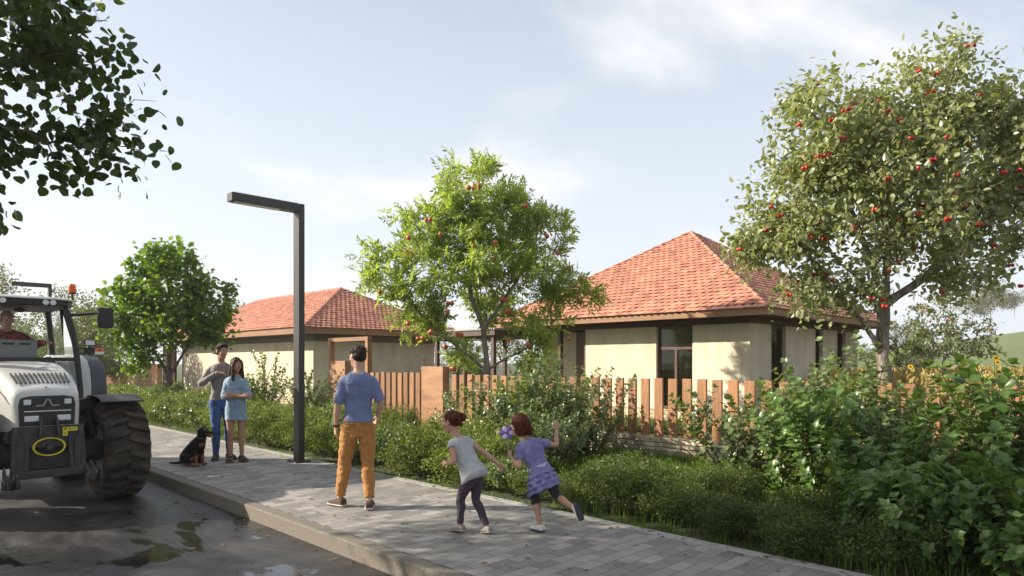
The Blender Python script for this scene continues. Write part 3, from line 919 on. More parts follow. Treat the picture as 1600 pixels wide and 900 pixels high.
def add_fruit(parent, rs, spots, kind, size, m, cluster=(1, 2), limit=100, tie=.0):
    """Each fruit a part of the tree; past the limit the rest is one part."""
    me = fruit_mesh(kind, kind); me.materials.append(m)
    pts = []
    for p in spots:
        k = rs.integers(cluster[0], cluster[1] + 1); a = rs.random() * 6.28
        for i in range(k):
            off = np.array([math.cos(a + i * 6.28 / max(k, 2)), math.sin(a + i * 6.28 / max(k, 2)), -rs.random() * .5]) * size * .52
            pts.append(np.array(p) + off)
    for p in pts[:limit]:
        o = link_mesh('fruit', me, None, parent, loc=tuple(p)); s = size * rs.uniform(.85, 1.12); o.scale = (s, s, s); o.rotation_euler = (rs.uniform(-.3, .3), rs.uniform(-.3, .3), rs.random() * 6)
    if len(pts) > limit:
        mb = MB()
        for p in pts[limit:]: mb.ball(p, (size * .5, size * .5, size * .6), n=8, m=6)
        o = mb.build('fruit', m, parent, smooth=180); o['kind'] = 'stuff'

# ---- tree with pomegranates, standing just behind the fence
def pomegranate_tree():
    rs = np.random.default_rng(21)
    base = (10.9, 11.8, -.03)
    L = local
    cl = [(-.25, .0, 5.75, 1.05, 1.0, .92), (-.15, .2, 5.0, 1.25, 1.1, .8), (.75, .1, 5.35, .55, .6, .5), (-.95, .1, 5.3, .5, .6, .5), (-1.65, .2, 4.75, .80, .8, .62), (-2.35, -.1, 3.75, .72, .8, .72), (-1.5, -.4, 3.7, .9, .9, .7),
          (-1.55, .1, 2.70, .85, .8, .48), (.0, -.3, 4.15, 1.0, 1.0, .85), (1.35, .2, 4.75, .72, .8, .66), (1.25, -.3, 3.75, .8, .8, .6), (2.05, .0, 3.30, .72, .7, .50),
          (1.25, .1, 2.55, .85, .8, .55), (1.0, -.2, 1.75, .55, .5, .32), (-.55, .5, 1.85, .5, .5, .35), (.2, .9, 3.3, 1.0, .6, .9)]
    clw = [tuple(L(a, b, z)) + (rx, ry, rz) for a, b, z, rx, ry, rz in cl]
    limbs = [(None, 0, [L(.0, 0, 0), L(.02, 0, .8), L(.05, .02, 1.45), L(-.05, 0, 2.4), L(-.38, 0, 3.4), L(-.38, .05, 4.4), L(-.25, 0, 5.6)]),
             (0, 2, [L(-.6, -.1, 1.95), L(-1.3, -.1, 2.5), L(-1.9, -.1, 3.2), L(-2.2, -.1, 3.7)]),
             (0, 2, [L(.55, 0, 1.75), L(1.2, .05, 2.1), L(1.8, 0, 2.8)]),
             (0, 3, [L(.35, .05, 3.0), L(.8, .1, 3.7), L(1.25, .1, 4.6)]),
             (0, 4, [L(-.9, .2, 4.1), L(-1.5, .2, 4.6)]),
             (0, 1, [L(.5, .3, 1.15), L(1.0, -.1, 1.6)]),
             (0, 1, [L(-.3, .3, 1.3), L(-.6, .4, 1.8)])]
    T = in_clumps(rs, clw, 520, .30)
    P, par, tips = grow(rs, limbs, T, step=.2)
    rad = radii(par, tips, .0045, .45, .13)
    t = empty('pomegranate_tree', base, label='bright green tree with orange-red pomegranates rising behind the middle of the picket fence', cat='tree')
    link_mesh('trunk', branch_mesh('trunk', P, par, rad, flare=.3), bark_grey, t)
    # pinnate sprays: pairs of narrow leaflets along short shoots
    pos, D, N, S = twig_leaves(rs, P, par, tips, 11, .18, .25, jitter=.35, droop=.05, up=.5, flat=.55)
    PP = []; DD = []; NN = []; SS = []
    X = unit(np.cross(D, N))
    for k, (f, side) in enumerate([(.15, 1), (.2, -1), (.42, 1), (.47, -1), (.70, 1), (.74, -1), (.92, 0)]):
        PP.append(pos + D * (S * f)[:, None]); d = D * .75 + X * side * .75 + rs.normal(size=D.shape) * .18
        DD.append(unit(d)); NN.append(unit(N + rs.normal(size=D.shape) * .25)); SS.append(S * (.46 if side else .52) * (.85 + .3 * rs.random(len(S))))
    V, F = place_leaves(np.concatenate(PP), np.concatenate(DD), np.concatenate(NN), np.concatenate(SS), leaf_shape('lance'))
    link_mesh('crown', np_mesh('crown', V, F), leaf_mat('pomegranate leaves', (.150, .220, .042), (.270, .340, .105), trans=.48, rough=.45), t)
    fr = mat('pomegranate skin', (.40, .055, .022), .4, var=.3, vscale=14, col2=(.46, .12, .04))
    sp = [(-.30, -.75, 5.65), (-.12, -.8, 5.68), (-1.30, -.6, 4.95), (-1.7, -.6, 4.55), (-1.75, -.5, 4.2), (-1.0, -.7, 4.6), (-.2, -.9, 4.3), (.3, -.8, 4.4), (.2, -.9, 4.0), (1.45, -.5, 4.6), (1.65, -.5, 4.2), (1.9, -.4, 3.85),
          (-1.15, -.8, 3.7), (-2.5, -.5, 3.3), (2.2, -.4, 3.6), (2.45, -.3, 3.3), (2.3, -.4, 3.05), (-.8, -.7, 3.0), (-.85, -.7, 2.8), (.45, -.6, 3.1), (.55, -.5, 2.85), (-1.8, -.6, 2.55), (-1.25, -.6, 2.35), (-.6, -.5, 2.3), (-1.5, -.5, 2.2), (.6, -.6, 2.15), (1.0, -.6, 2.05), (.95, -.6, 1.8), (-.9, -.6, 2.0), (1.95, -.5, 2.2), (-.75, -.5, 1.5), (.9, -.5, 5.3), (-.9, .3, 5.2)]
    add_fruit(t, rs, [L(a, b, z) for a, b, z in sp], 'pomegranate', .108, fr, (1, 2))
pomegranate_tree()

# ---- big red-fruited tree on the right
def cornel_tree():
    rs = np.random.default_rng(5)
    base = (10.8, 3.06, -.03); L = local
    cl = [(-.80, .0, 5.05, .92, .9, .80), (.10, .2, 5.2, .8, .8, .6), (.95, .0, 5.75, .85, .85, .70), (-1.25, .0, 4.15, .80, .85, .70), (.30, -.2, 4.4, 1.2, 1.1, .95), (1.75, .1, 4.75, 1.0, 1.0, .9),
          (-1.75, -.1, 3.45, .62, .6, .42), (-.85, -.3, 3.35, .85, .85, .65), (.55, -.4, 3.6, 1.0, .9, .55), (-1.15, -.2, 2.62, .60, .6, .28), (-.55, -.6, 2.65, .5, .5, .3), (1.9, .2, 3.45, .75, .7, .30), (1.35, .0, 2.85, .65, .5, .14), (2.6, .2, 5.0, 1.0, 1.0, 1.0), (2.9, .3, 3.9, .9, .8, .6), (-2.05, .0, 3.35, .35, .3, .2)]
    clw = [tuple(L(a, b, z)) + (rx, ry, rz) for a, b, z, rx, ry, rz in cl]
    limbs = [(None, 0, [L(0, 0, 0), L(.0, 0, 1.0), L(-.02, 0, 1.75), L(.05, .1, 2.5), L(.12, .1, 3.3), L(.1, .1, 4.4)]),
             (0, 2, [L(-.35, -.05, 2.25), L(-.85, -.1, 2.75), L(-1.3, -.1, 3.4), L(-1.5, 0, 3.9)]),
             (0, 3, [L(.4, .0, 2.75), L(1.0, -.05, 3.2), L(1.7, .05, 3.95), L(2.4, .2, 4.8)]),
             (2, 1, [L(1.1, .0, 2.95), L(1.8, .1, 2.85)]),
             (0, 3, [L(-.3, -.2, 3.1), L(-.7, -.1, 4.2), L(-.8, 0, 4.9)]),
             (0, 4, [L(.5, .1, 4.3), L(.85, 0, 5.4)]),
             (0, 2, [L(-.25, -.3, 2.3), L(-.5, -.55, 2.7)])]
    T = in_clumps(rs, clw, 620, .35)
    P, par, tips = grow(rs, limbs, T, step=.2)
    rad = radii(par, tips, .0050, .46, .125)
    t = empty('cornelian_tree', base, label='large pale-leaved tree full of small red fruit at the right, with a grey forked trunk', cat='tree')
    link_mesh('trunk', branch_mesh('trunk', P, par, rad, flare=.25), bark_grey, t)
    pos, D, N, S = twig_leaves(rs, P, par, tips, 54, .30, .098, jitter=.45, droop=.35, up=.45, flat=.75)
    V, F = place_leaves(pos, D, N, S, leaf_shape('oval'))
    link_mesh('crown', np_mesh('crown', V, F), leaf_mat('cornel leaves', (.235, .275, .110), (.420, .445, .235), trans=.40, rough=.30, spec=.7, tcol=(1.5, 1.5, .7)), t)
    fr = mat('red fruit skin', (.42, .018, .014), .25, spec=.6)
    cand = pos[(pos @ FW < .25)]
    sel = cand[rs.choice(len(cand), 170, replace=False)] + np.array([0, 0, -.07]) - FW * .16
    sel = sel[np.argsort(sel @ FW)]
    add_fruit(t, rs, sel, 'cherry', .047, fr, (2, 3))
cornel_tree()

# ---- dense round maple beyond the couple
def maple_tree():
    rs = np.random.default_rng(9)
    base = (6.95, 21.7, -.03); L = local
    cl = [(0, 0, 3.9, 1.25, 1.25, 1.2), (-1.1, 0, 3.5, .85, .9, .85), (1.15, 0, 3.3, .85, .9, .85), (.2, -.3, 4.75, .85, .9, .55), (-.7, .1, 4.55, .6, .6, .5), (-1.35, 0, 2.6, .55, .6, .5), (.4, -.3, 2.7, 1.1, 1.0, .6), (1.5, 0, 2.5, .5, .5, .4), (-.7, -.3, 2.0, .6, .6, .4), (1.75, 0, 3.6, .35, .4, .4), (-1.8, .0, 3.1, .35, .4, .3), (-1.0, -.2, 1.55, .35, .4, .35)]
    clw = [tuple(L(a, b, z)) + (rx, ry, rz) for a, b, z, rx, ry, rz in cl]
    limbs = [(None, 0, [L(.05, 0, 0), L(.0, 0, .8), L(.0, 0, 1.2), L(.1, 0, 2.4), L(0, 0, 3.8)]), (0, 2, [L(-.4, 0, 1.9), L(-.9, 0, 2.9)]), (0, 2, [L(.45, 0, 1.9), L(1.0, 0, 2.8)]), (0, 3, [L(.5, .3, 3.2), L(.7, .3, 3.9)])]
    T = in_clumps(rs, clw, 560, .45)
    P, par, tips = grow(rs, limbs, T, step=.22)
    rad = radii(par, tips, .005, .44, .13)
    t = empty('maple_tree', base, label='dense round dark green tree at the left behind the couple and the dog', cat='tree')
    link_mesh('trunk', branch_mesh('trunk', P, par, rad, flare=.25), bark_dark, t)
    pos, D, N, S = twig_leaves(rs, P, par, tips, 16, .28, .17, jitter=.5, droop=.3, up=.6, flat=.6)
    V, F = place_leaves(pos, D, N, S, maple_shape())
    link_mesh('crown', np_mesh('crown', V, F), leaf_mat('maple leaves', (.075, .150, .016), (.160, .250, .036), trans=.45), t)
maple_tree()

# ---- street tree whose branches hang into the top left corner
def street_tree():
    rs = np.random.default_rng(14)
    # base in the camera-side verge across the road; offsets are world metres
    bx, by = -3.9, 8.4
    cl = []
    def cf(x, y, z, rx, rz):                             # a clump given by metres right of / ahead of the eye point
        p = RT * x + FW * y; cl.append((p[0] - bx, p[1] - by, z, rx, rx, rz))
    cf(-4.55, 5.9, 4.75, .85, .75); cf(-4.75, 5.8, 3.45, .42, .40); cf(-4.2, 5.9, 3.55, .35, .25); cf(-3.75, 6.0, 4.10, .42, .58); cf(-3.38, 6.0, 3.95, .26, .42); cf(-4.55, 5.9, 2.95, .22, .25); cf(-3.6, 6.0, 3.55, .28, .22); cf(-4.3, 5.9, 3.95, .62, .52); cf(-3.85, 6.0, 3.45, .36, .24); cf(-4.55, 5.6, 3.0, .22, .28); cf(-4.0, 6.2, 4.75, .5, .45); cf(-5.0, 5.8, 3.95, .6, .8)
    cf(-6.0, 5.4, 5.2, 1.2, 1.2); cf(-7.6, 5.0, 5.8, 1.5, 1.3); cf(-9.6, 4.6, 5.4, 1.4, 1.3); cf(-8.3, 3.4, 5.0, 1.3, 1.2); cf(-8.6, 6.4, 5.2, 1.3, 1.2); cf(-6.6, 4.4, 4.6, .9, .8); cf(-6.9, 6.2, 4.6, .9, .8)
    W = lambda x, y, z: np.array([*(RT * x + FW * y)[:2] - np.array([bx, by]), z])
    limbs = [(None, 0, [np.array([0, 0, 0.]), np.array([.03, 0, 1.3]), np.array([.0, .05, 2.6]), np.array([.1, 0, 4.4]), np.array([.1, 0, 5.8])]),
             (0, 2, [W(-7.6, 4.6, 3.6), W(-6.2, 5.3, 4.3), W(-4.9, 5.8, 4.5), W(-4.1, 6.0, 4.45)]),
             (1, 1, [W(-5.2, 5.7, 3.9), W(-4.3, 5.9, 3.7)]),
             (0, 2, [W(-9.4, 4.4, 4.2), W(-9.8, 4.5, 5.2)]), (0, 2, [W(-8.5, 6.0, 4.3)])]
    T = in_clumps(rs, cl, 620, .25)
    P, par, tips = grow(rs, limbs, T, step=.25)
    rad = radii(par, tips, .0035, .46, .15)
    t = empty('street_tree', (bx, by, -.04), label='overhanging tree with round dark leaves reaching in at the top left corner', cat='tree')
    link_mesh('trunk', branch_mesh('trunk', P, par, rad, flare=.3), bark_dark, t)
    pos, D, N, S = twig_leaves(rs, P, par, tips, 26, .30, .088, jitter=.5, droop=.55, up=.35, flat=.6)
    V, F = place_leaves(pos, D, N, S, leaf_shape('round'))
    link_mesh('crown', np_mesh('crown', V, F), leaf_mat('street tree leaves', (.030, .052, .010), (.060, .092, .018), trans=.30, tcol=(2.2, 2.3, .6)), t)
    return t
st = street_tree()
# its neighbours along the far verge: they stand beyond the left edge of the picture and throw the dappled shade over the pavement
for x, y, rz, s, lab in ((-5.2, 12.6, 2.7, 1.0, 'second round-leaved tree along the far verge, beyond the tractor'),):
    c = copy_tree(st); c.location = (x, y, -.04); c.rotation_euler = (0, 0, rz); c.scale = (s, s, s)
    tag(c, lab)

# ---- small fruit tree in the field, at the right
def orchard_tree():
    rs = np.random.default_rng(33); L = local
    base = (19.0, 8.0, -.05)
    base = (RT * (672 * 20.5 / 1042) + FW * 20.5); base = (base[0], base[1], -.05)
    cl = [(-.1, 0, 3.0, 1.0, 1.0, .75), (-1.05, 0, 2.45, .75, .8, .6), (.9, 0, 2.6, .85, .8, .6), (.1, 0, 2.2, 1.3, 1.0, .5), (1.5, 0, 2.0, .5, .5, .35), (-1.5, 0, 1.85, .55, .5, .35)]
    clw = [tuple(L(a, b, z)) + (rx, ry, rz) for a, b, z, rx, ry, rz in cl]
    limbs = [(None, 0, [L(.1, 0, 0), L(.05, 0, .5), L(-.1, 0, .95), L(-.3, 0, 1.7), L(-.3, 0, 2.6)]), (0, 2, [L(.35, 0, 1.35), L(.9, 0, 1.9), L(1.2, 0, 2.4)]), (0, 2, [L(-.7, 0, 1.25), L(-1.4, 0, 1.6)]), (0, 2, [L(.1, .1, 1.6), L(.2, 0, 2.4)])]
    T = in_clumps(rs, clw, 260, .3); P, par, tips = grow(rs, limbs, T, step=.2)
    rad = radii(par, tips, .006, .45, .12)
    t = empty('orchard_tree', base, label='small pale-trunked fruit tree standing in the yellow field at the right', cat='tree')
    link_mesh('trunk', branch_mesh('trunk', P, par, rad, flare=.3), bark_pale, t)
    pos, D, N, S = twig_leaves(rs, P, par, tips, 9, .16, .115, jitter=.4, droop=.0, up=.4, flat=.7)
    V, F = place_leaves(pos, D, N, S, leaf_shape('oval'))
    link_mesh('crown', np_mesh('crown', V, F), leaf_mat('orchard leaves', (.115, .155, .060), (.190, .230, .105), trans=.4), t)
    sel = pos[rs.choice(len(pos), 24, replace=False)] - FW * .05
    add_fruit(t, rs, sel, 'cherry', .070, mat('red apple skin', (.36, .05, .025), .35, var=.3, col2=(.42, .14, .04)), (1, 1))
orchard_tree()

# ---- loose background trees
def loose_tree(name, seed, h, w, leaf, lm, bm_, n=260, per=12, base_z=.25):
    rs = np.random.default_rng(seed)
    cl = []
    for i in range(9):
        a = rs.random() * 6.28; r = rs.random() ** .5 * w * .33; z = h * (base_z + (1 - base_z) * (.25 + .55 * rs.random()))
        cl.append((r * math.cos(a), r * math.sin(a), z, w * rs.uniform(.20, .32), w * rs.uniform(.20, .32), h * rs.uniform(.12, .19)))
    cl.append((0, 0, h * .80, w * .22, w * .22, h * .18))
    limbs = [(None, 0, [np.array([0, 0, 0.]), np.array([.05, 0, h * .25]), np.array([0, .05, h * .5]), np.array([0, 0, h * .75])]), (0, 1, [np.array([w * .2, .1, h * .45])]), (0, 1, [np.array([-w * .2, -.1, h * .45])])]
    T = in_clumps(rs, cl, n, .4); P, par, tips = grow(rs, limbs, T, step=.3); rad = radii(par, tips, .007, .45, .2)
    t = empty(name, (0, 0, 0))
    link_mesh('trunk', branch_mesh('trunk', P, par, rad, flare=.2), bm_, t)
    pos, D, N, S = twig_leaves(rs, P, par, tips, per, leaf * 2.6, leaf, jitter=.5, droop=.2, up=.45, flat=.7)
    V, F = place_leaves(pos, D, N, S, leaf_shape('small'))
    link_mesh('crown', np_mesh('crown', V, F), lm, t)
    return t
lm_grey = leaf_mat('grey green leaves', (.065, .090, .034), (.115, .140, .060), trans=.35)
lm_light = leaf_mat('light green leaves', (.095, .120, .040), (.150, .170, .065), trans=.4)
lm_olive = leaf_mat('olive leaves', (.095, .095, .042), (.140, .135, .062), trans=.35)
def at_px(px, d, z=-.05):
    p = RT * ((px - 800) * d / 1042) + FW * d
    return (p[0], p[1], z)
bt = loose_tree('background_tree', 51, 4.6, 5.6, .12, lm_grey, bark_grey, n=380, per=26, base_z=.06)
bt.scale = (1.15, 1.15, 1.2); bt.location = at_px(95, 33); tag(bt, 'loose grey-green tree behind the tractor cab', 'tree', 'trees in the background')
bt2 = loose_tree('background_tree', 52, 5.6, 5.0, .16, lm_light, bark_grey, n=260, per=12)
bt2.location = at_px(788, 42); tag(bt2, 'pale green tree above the covered walkway, seen through the pomegranate tree', 'tree', 'trees in the background')
for px, d, rz, s, src, lab in ((660, 46, 1.2, 1.0, bt2, 'pale green tree behind the right end of the long bungalow'),
                               (372, 47, 2.5, 1.12, bt2, 'treetop peeping over the left end of the long bungalow roof'),
                               (-10, 52, .6, 1.75, bt2, 'tall hazy tree at the far left edge behind the tractor'),
                               (155, 46, 3.6, 1.0, bt, 'low grey-green tree between the tractor beacon and the round tree'),
                               (142, 31, 4.4, .95, bt, 'grey-green tree directly behind the tractor mirror'),
                               (30, 40, 2.0, .9, bt, 'grey-green tree behind the driver of the tractor'),
                               (1400, 34, 5.0, .80, bt, 'low tree beyond the field at the back corner of the steep-roofed bungalow'),
                               (735, 36, 4.1, .62, bt, 'low tree seen between the posts of the covered walkway')):
    c = copy_tree(src); c.location = at_px(px, d); c.rotation_euler = (0, 0, rz); c.scale = (s, s, s); tag(c, lab)
ot = loose_tree('hill_tree', 57, 9.0, 9.5, .42, lm_olive, bark_grey, n=240, per=12, base_z=.1)
ot.location = at_px(1548, 150, 11.0)
tag(ot, 'hazy olive tree on the crest of the hill at the far right', 'tree', 'trees on the hill crest')
for px, d, z, s, rz, lab in ((1520, 158, 10.5, .8, 2, 'smaller olive tree left of the tallest one on the hill crest'), (1585, 165, 13, .7, 4, 'lowest olive tree at the right end of the hill crest')):
    c = copy_tree(ot); c.location = at_px(px, d, z); c.scale = (s, s, s); c.rotation_euler = (0, 0, rz); tag(c, lab)
# ------------------------------------------------------------------ shrubs, grass, field
def dome_bush(name, seed, w, h, leaf, lm, n=150, per=22, shape='small'):
    """Rounded twiggy bush of many small leaves."""
    rs = np.random.default_rng(seed)
    cl = [(0, 0, h * .52, w * .42, w * .42, h * .42)]
    for i in range(7):
        a = i * .9 + rs.random() * .5
        cl.append((math.cos(a) * w * .28, math.sin(a) * w * .28, h * rs.uniform(.32, .72), w * .26, w * .26, h * .26))
    limbs = [(None, 0, [np.array([0, 0, -.02]), np.array([0, 0, h * .2])])]
    for i in range(6):
        a = i * 1.05 + rs.random() * .4; r = w * .22
        limbs.append((0, 0, [np.array([math.cos(a) * r * .4, math.sin(a) * r * .4, h * .22]), np.array([math.cos(a) * r, math.sin(a) * r, h * .5])]))
    T = in_clumps(rs, cl, n, .45); T = T[T[:, 2] > .02]
    P, par, tips = grow(rs, limbs, T, step=.12); rad = radii(par, tips, .0022, .42, .02)
    t = empty(name)
    link_mesh('stem', branch_mesh('stem', P, par, rad, sides=4), stem_m, t)
    pos, D, N, S = twig_leaves(rs, P, par, tips, per, .10, leaf, jitter=.45, droop=-.25, up=.7, flat=.6, back=3)
    ok = pos[:, 2] > .01
    V, F = place_leaves(pos[ok], D[ok], N[ok], S[ok], leaf_shape(shape))
    link_mesh('foliage', np_mesh('foliage', V, F), lm, t)
    return t

def stem_shrub(name, seed, h, spread, nst, leaf, lm, shape='broad', gap=.055, side=3, droop=.1, low=.12):
    """Shrub of arching stems with leaves set along them and rosettes at the tips."""
    rs = np.random.default_rng(seed)
    mb = MB(); pos = []; D = []; N = []; S = []
    def shoot(p0, d0, L, r0, grav, leafy_from):
        n = max(4, int(L / .07)); p = p0.copy(); d = d0.copy(); pts = [p.copy()]; ds = [d.copy()]
        for i in range(n):
            d = unit(d + np.array([0, 0, grav]) * .07 + rs.normal(size=3) * .07); p = p + d * L / n; pts.append(p.copy()); ds.append(d.copy())
        mb.tube([Vector(q) for q in pts], [r0 * (1 - .75 * i / n) for i in range(n + 1)], n=5, cap=False)
        s = leafy_from * L; ph = rs.random() * 6.28
        while s < L:
            f = s / L * n; i = min(int(f), n - 1); q = pts[i] + (pts[i + 1] - pts[i]) * (f - i); dd = ds[i]
            ax = unit(np.cross(dd, [.3, .2, 1])); ay = np.cross(dd, ax)
            for k in range(2):
                a = ph + k * PI + rs.normal() * .3
                o = ax * math.cos(a) + ay * math.sin(a)
                pos.append(q); D.append(unit(o * .95 + dd * .45 + np.array([0, 0, .15 - droop]) + rs.normal(size=3) * .18)); N.append(unit(dd * .8 + np.array([0, 0, .7]) + rs.normal(size=3) * .25)); S.append(leaf * rs.uniform(.65, 1.1) * (1.0 if s < L * .8 else .85))
            ph += PI / 2 + rs.normal() * .2; s += gap * rs.uniform(.8, 1.25)
        for k in range(5):                               # rosette at the tip
            a = ph + k * 1.257; o = ax * math.cos(a) + ay * math.sin(a)
            pos.append(pts[-1]); D.append(unit(o * .8 + ds[-1] * .75)); N.append(unit(ds[-1] + np.array([0, 0, .3]) - o * .3)); S.append(leaf * rs.uniform(.5, .85))
        return pts, ds
    for i in range(nst):
        a = i * 2.4 + rs.normal() * .3; lean = spread / h * rs.uniform(.15, 1.0)
        d = unit(np.array([math.cos(a) * lean, math.sin(a) * lean, 1.0])); L = h * rs.uniform(.65, 1.12)
        pts, ds = shoot(np.array([math.cos(a) * .06, math.sin(a) * .06, -.03]), d, L, .009 + .003 * h, .05, low)
        for k in range(side):
            j = rs.integers(int(len(pts) * .2), int(len(pts) * .85)); b = rs.random() * 6.28
            dd = unit(ds[j] + np.array([math.cos(b), math.sin(b), .15]) * .9)
            shoot(pts[j], dd, h * rs.uniform(.18, .40), .005, .15, .15)
    t = empty(name)
    me = mb.mesh('stem', smooth=180); link_mesh('stem', me, stem_m, t)
    V, F = place_leaves(np.array(pos), np.array(D), np.array(N), np.array(S), leaf_shape(shape))
    link_mesh('foliage', np_mesh('foliage', V, F), lm, t)
    return t

lm_hedge = leaf_mat('hedge leaves', (.075, .120, .020), (.165, .205, .045), trans=.38, rough=.5)
lm_hedge_dark = leaf_mat('dark hedge leaves', (.050, .086, .017), (.105, .140, .032), trans=.34, rough=.5)
lm_shrub = leaf_mat('shrub leaves', (.085, .135, .042), (.190, .240, .100), trans=.32, rough=.33, spec=.6)
lm_front = leaf_mat('laurel leaves', (.060, .125, .028), (.135, .210, .055), trans=.32, rough=.34, spec=.5)

hedge_kinds = [dome_bush('low_bush', 101, 1.15, .82, .042, lm_hedge, n=190, per=26), dome_bush('low_bush', 102, 1.3, .72, .038, lm_hedge, n=200, per=26), dome_bush('low_bush', 103, 1.0, .62, .034, lm_hedge_dark, n=260, per=34), dome_bush('low_bush', 104, 1.2, .88, .066, lm_shrub, n=150, per=18, shape='oval')]
shrub_kinds = [stem_shrub('leafy_shrub', 201, 1.45, .85, 15, .088, lm_shrub, gap=.055, side=4), stem_shrub('leafy_shrub', 202, 1.25, .95, 14, .080, lm_shrub, gap=.05, side=4), stem_shrub('leafy_shrub', 203, 1.6, .75, 13, .085, lm_shrub, gap=.055, side=4)]
front_kinds = [stem_shrub('laurel_shrub', 303, 1.80, .55, 8, .140, lm_front, gap=.085, side=4, droop=.15, low=.3), stem_shrub('laurel_shrub', 301, 1.45, .85, 14, .158, lm_front, gap=.072, side=4, droop=.2), stem_shrub('laurel_shrub', 302, 1.25, .95, 14, .150, lm_front, gap=.070, side=4, droop=.2)]
first_used = {}
rp = random.Random(77)
def plant(kinds, k, x, y, s=1.0, sz=1.0, label=None, cat='bush', group=None, z=-.03):
    src = kinds[k % len(kinds)]
    o = src if src.name not in first_used else copy_tree(src)
    first_used[src.name] = 1
    o.location = (x, y, z); o.rotation_euler = (0, 0, rp.random() * 6.28); o.scale = (s, s, s * sz)
    for key in ('label', 'category', 'group'):
        if key in o: del o[key]
    return tag(o, label, cat, group)

# low bushes in a ragged double row along the pavement; stretches between the girls and the right end stay lower and darker
stretches = [
    (12.6, 15.9, 6.0, .95, 0, 'low small-leaved green bush behind the woman in the denim dress', 'low bushes behind the woman'),
    (15.9, 20.5, 6.15, 1.0, 0, 'low small-leaved green bush between the round tree and the dog', 'low bushes by the round tree'),
    (20.5, 27.5, 6.2, 1.0, 1, 'distant low green bush past the dog, seen behind the tractor wheel', 'low bushes behind the tractor'),
    (9.2, 12.6, 6.05, .88, 1, 'low small-leaved green bush beside the foot of the street lamp', 'low bushes beside the street lamp'),
    (6.4, 9.2, 6.05, 1.06, 0, 'low yellow-green bush between the man in orange trousers and the girl in grey', 'low bushes right of the man'),
    (4.6, 6.4, 6.0, .58, 1, 'low yellow-green bush behind the running girls', 'low bushes behind the girls'),
    (1.3, 4.6, 6.0, .84, 2, 'low dark clipped bush at the pavement edge below the leafy shrubs', 'low dark bushes at the pavement edge')]
for y0, y1, x, s, k, lab, grp in stretches:
    y = y0 + .3; row = 0
    while y < y1:
        sc = s * rp.uniform(.88, 1.12)
        plant(hedge_kinds, k if rp.random() < .62 else (k + 1) % 2 if k < 2 and rp.random() < .55 else 3 if k < 2 else 2, x - .16 + rp.uniform(-.10, .14), y, sc, rp.uniform(.9, 1.1), lab, 'bush', grp)
        if not 4.4 < y < 6.2: plant(hedge_kinds, k if rp.random() < .5 else (k + 1) % 2 if k < 2 and rp.random() < .5 else 3 if k < 2 else 2, x + .62 + rp.uniform(-.15, .25), y + rp.uniform(.1, .5), sc * rp.uniform(.95, 1.15), rp.uniform(.9, 1.15), lab, 'bush', grp)
        y += .80 * sc * rp.uniform(.9, 1.15)
for x, y, s in ((7.7, 13.4, .95), (7.9, 14.6, 1.0), (8.6, 15.3, 1.05), (8.0, 12.6, .9), (8.8, 13.6, .95), (7.8, 11.6, .9), (8.7, 12.2, .95)):
    plant(hedge_kinds, rp.randrange(2), x, y, s, 1.0, 'small-leaved bush in front of the gate and the short picket run', 'bush', 'bushes before the gate')
for x, y, s in ((8.6, 27.5, .9), (9.2, 30, .9), (9.0, 33.5, .85), (9.3, 36.5, .9), (8.0, 31.5, .8), (7.6, 28.6, .9)):
    plant(hedge_kinds, rp.randrange(2), x, y, s, 1.0, 'distant small bush in front of the batten fence', 'bush', 'bushes before the batten fence')

# taller leafy shrubs
for x, y, s, k, lab in (
        (7.9, 14.9, 1.05, 0, 'tall leafy shrub against the pale wall, just right of the woman'),
        (7.6, 16.6, 1.10, 2, 'tall leafy shrub close behind the grey-shirted man'),
        (7.9, 18.6, 1.05, 1, 'tall leafy shrub between the round tree and the couple'),
        (8.3, 13.2, .85, 1, 'leafy shrub just left of the street lamp pole'),
        (8.0, 9.1, .90, 1, 'pale-leaved shrub in front of the grained plank panel'),
        (7.9, 7.9, 1.03, 0, 'pale-leaved shrub above the girl in grey'),
        (8.2, 7.3, 1.03, 2, 'pale-leaved shrub reaching up the trunk of the pomegranate tree'),
        (7.9, 6.75, .86, 1, 'pale-leaved shrub behind the girl with the purple flower'),
        (6.9, 7.2, .66, 1, 'lower pale-leaved shrub behind the girl in grey'),
        (8.7, 8.4, 1.08, 2, 'pale-leaved shrub against the fence just right of the grained plank panel'),
        (8.9, 7.5, 1.12, 0, 'tall pale-leaved shrub against the pickets left of the pomegranate trunk'),
        (8.8, 6.95, 1.05, 1, 'pale-leaved shrub against the pickets above the raised hand'),
        (7.1, 6.5, .74, 0, 'lower pale-leaved shrub between the two girls'),
        (8.4, 2.9, 1.12, 0, 'tall leafy shrub touching the pickets before the steep-roofed bungalow'),
        (7.9, 2.35, 1.12, 2, 'tall leafy shrub between the clump and the laurels'),
        (7.4, 3.55, 1.02, 0, 'leafy shrub at the left end of the clump before the stone wall'),
        (7.55, 2.85, .98, 2, 'slender leafy shrub second from the left in the clump before the stone wall'),
        (7.3, 2.25, .98, 1, 'leafy shrub in the middle of the clump before the picket fence'),
        (8.0, 1.9, 1.0, 0, 'leafy shrub left of the trunk of the red-fruited tree')):
    plant(shrub_kinds, k, x, y, s, 1.0, lab, 'shrub')
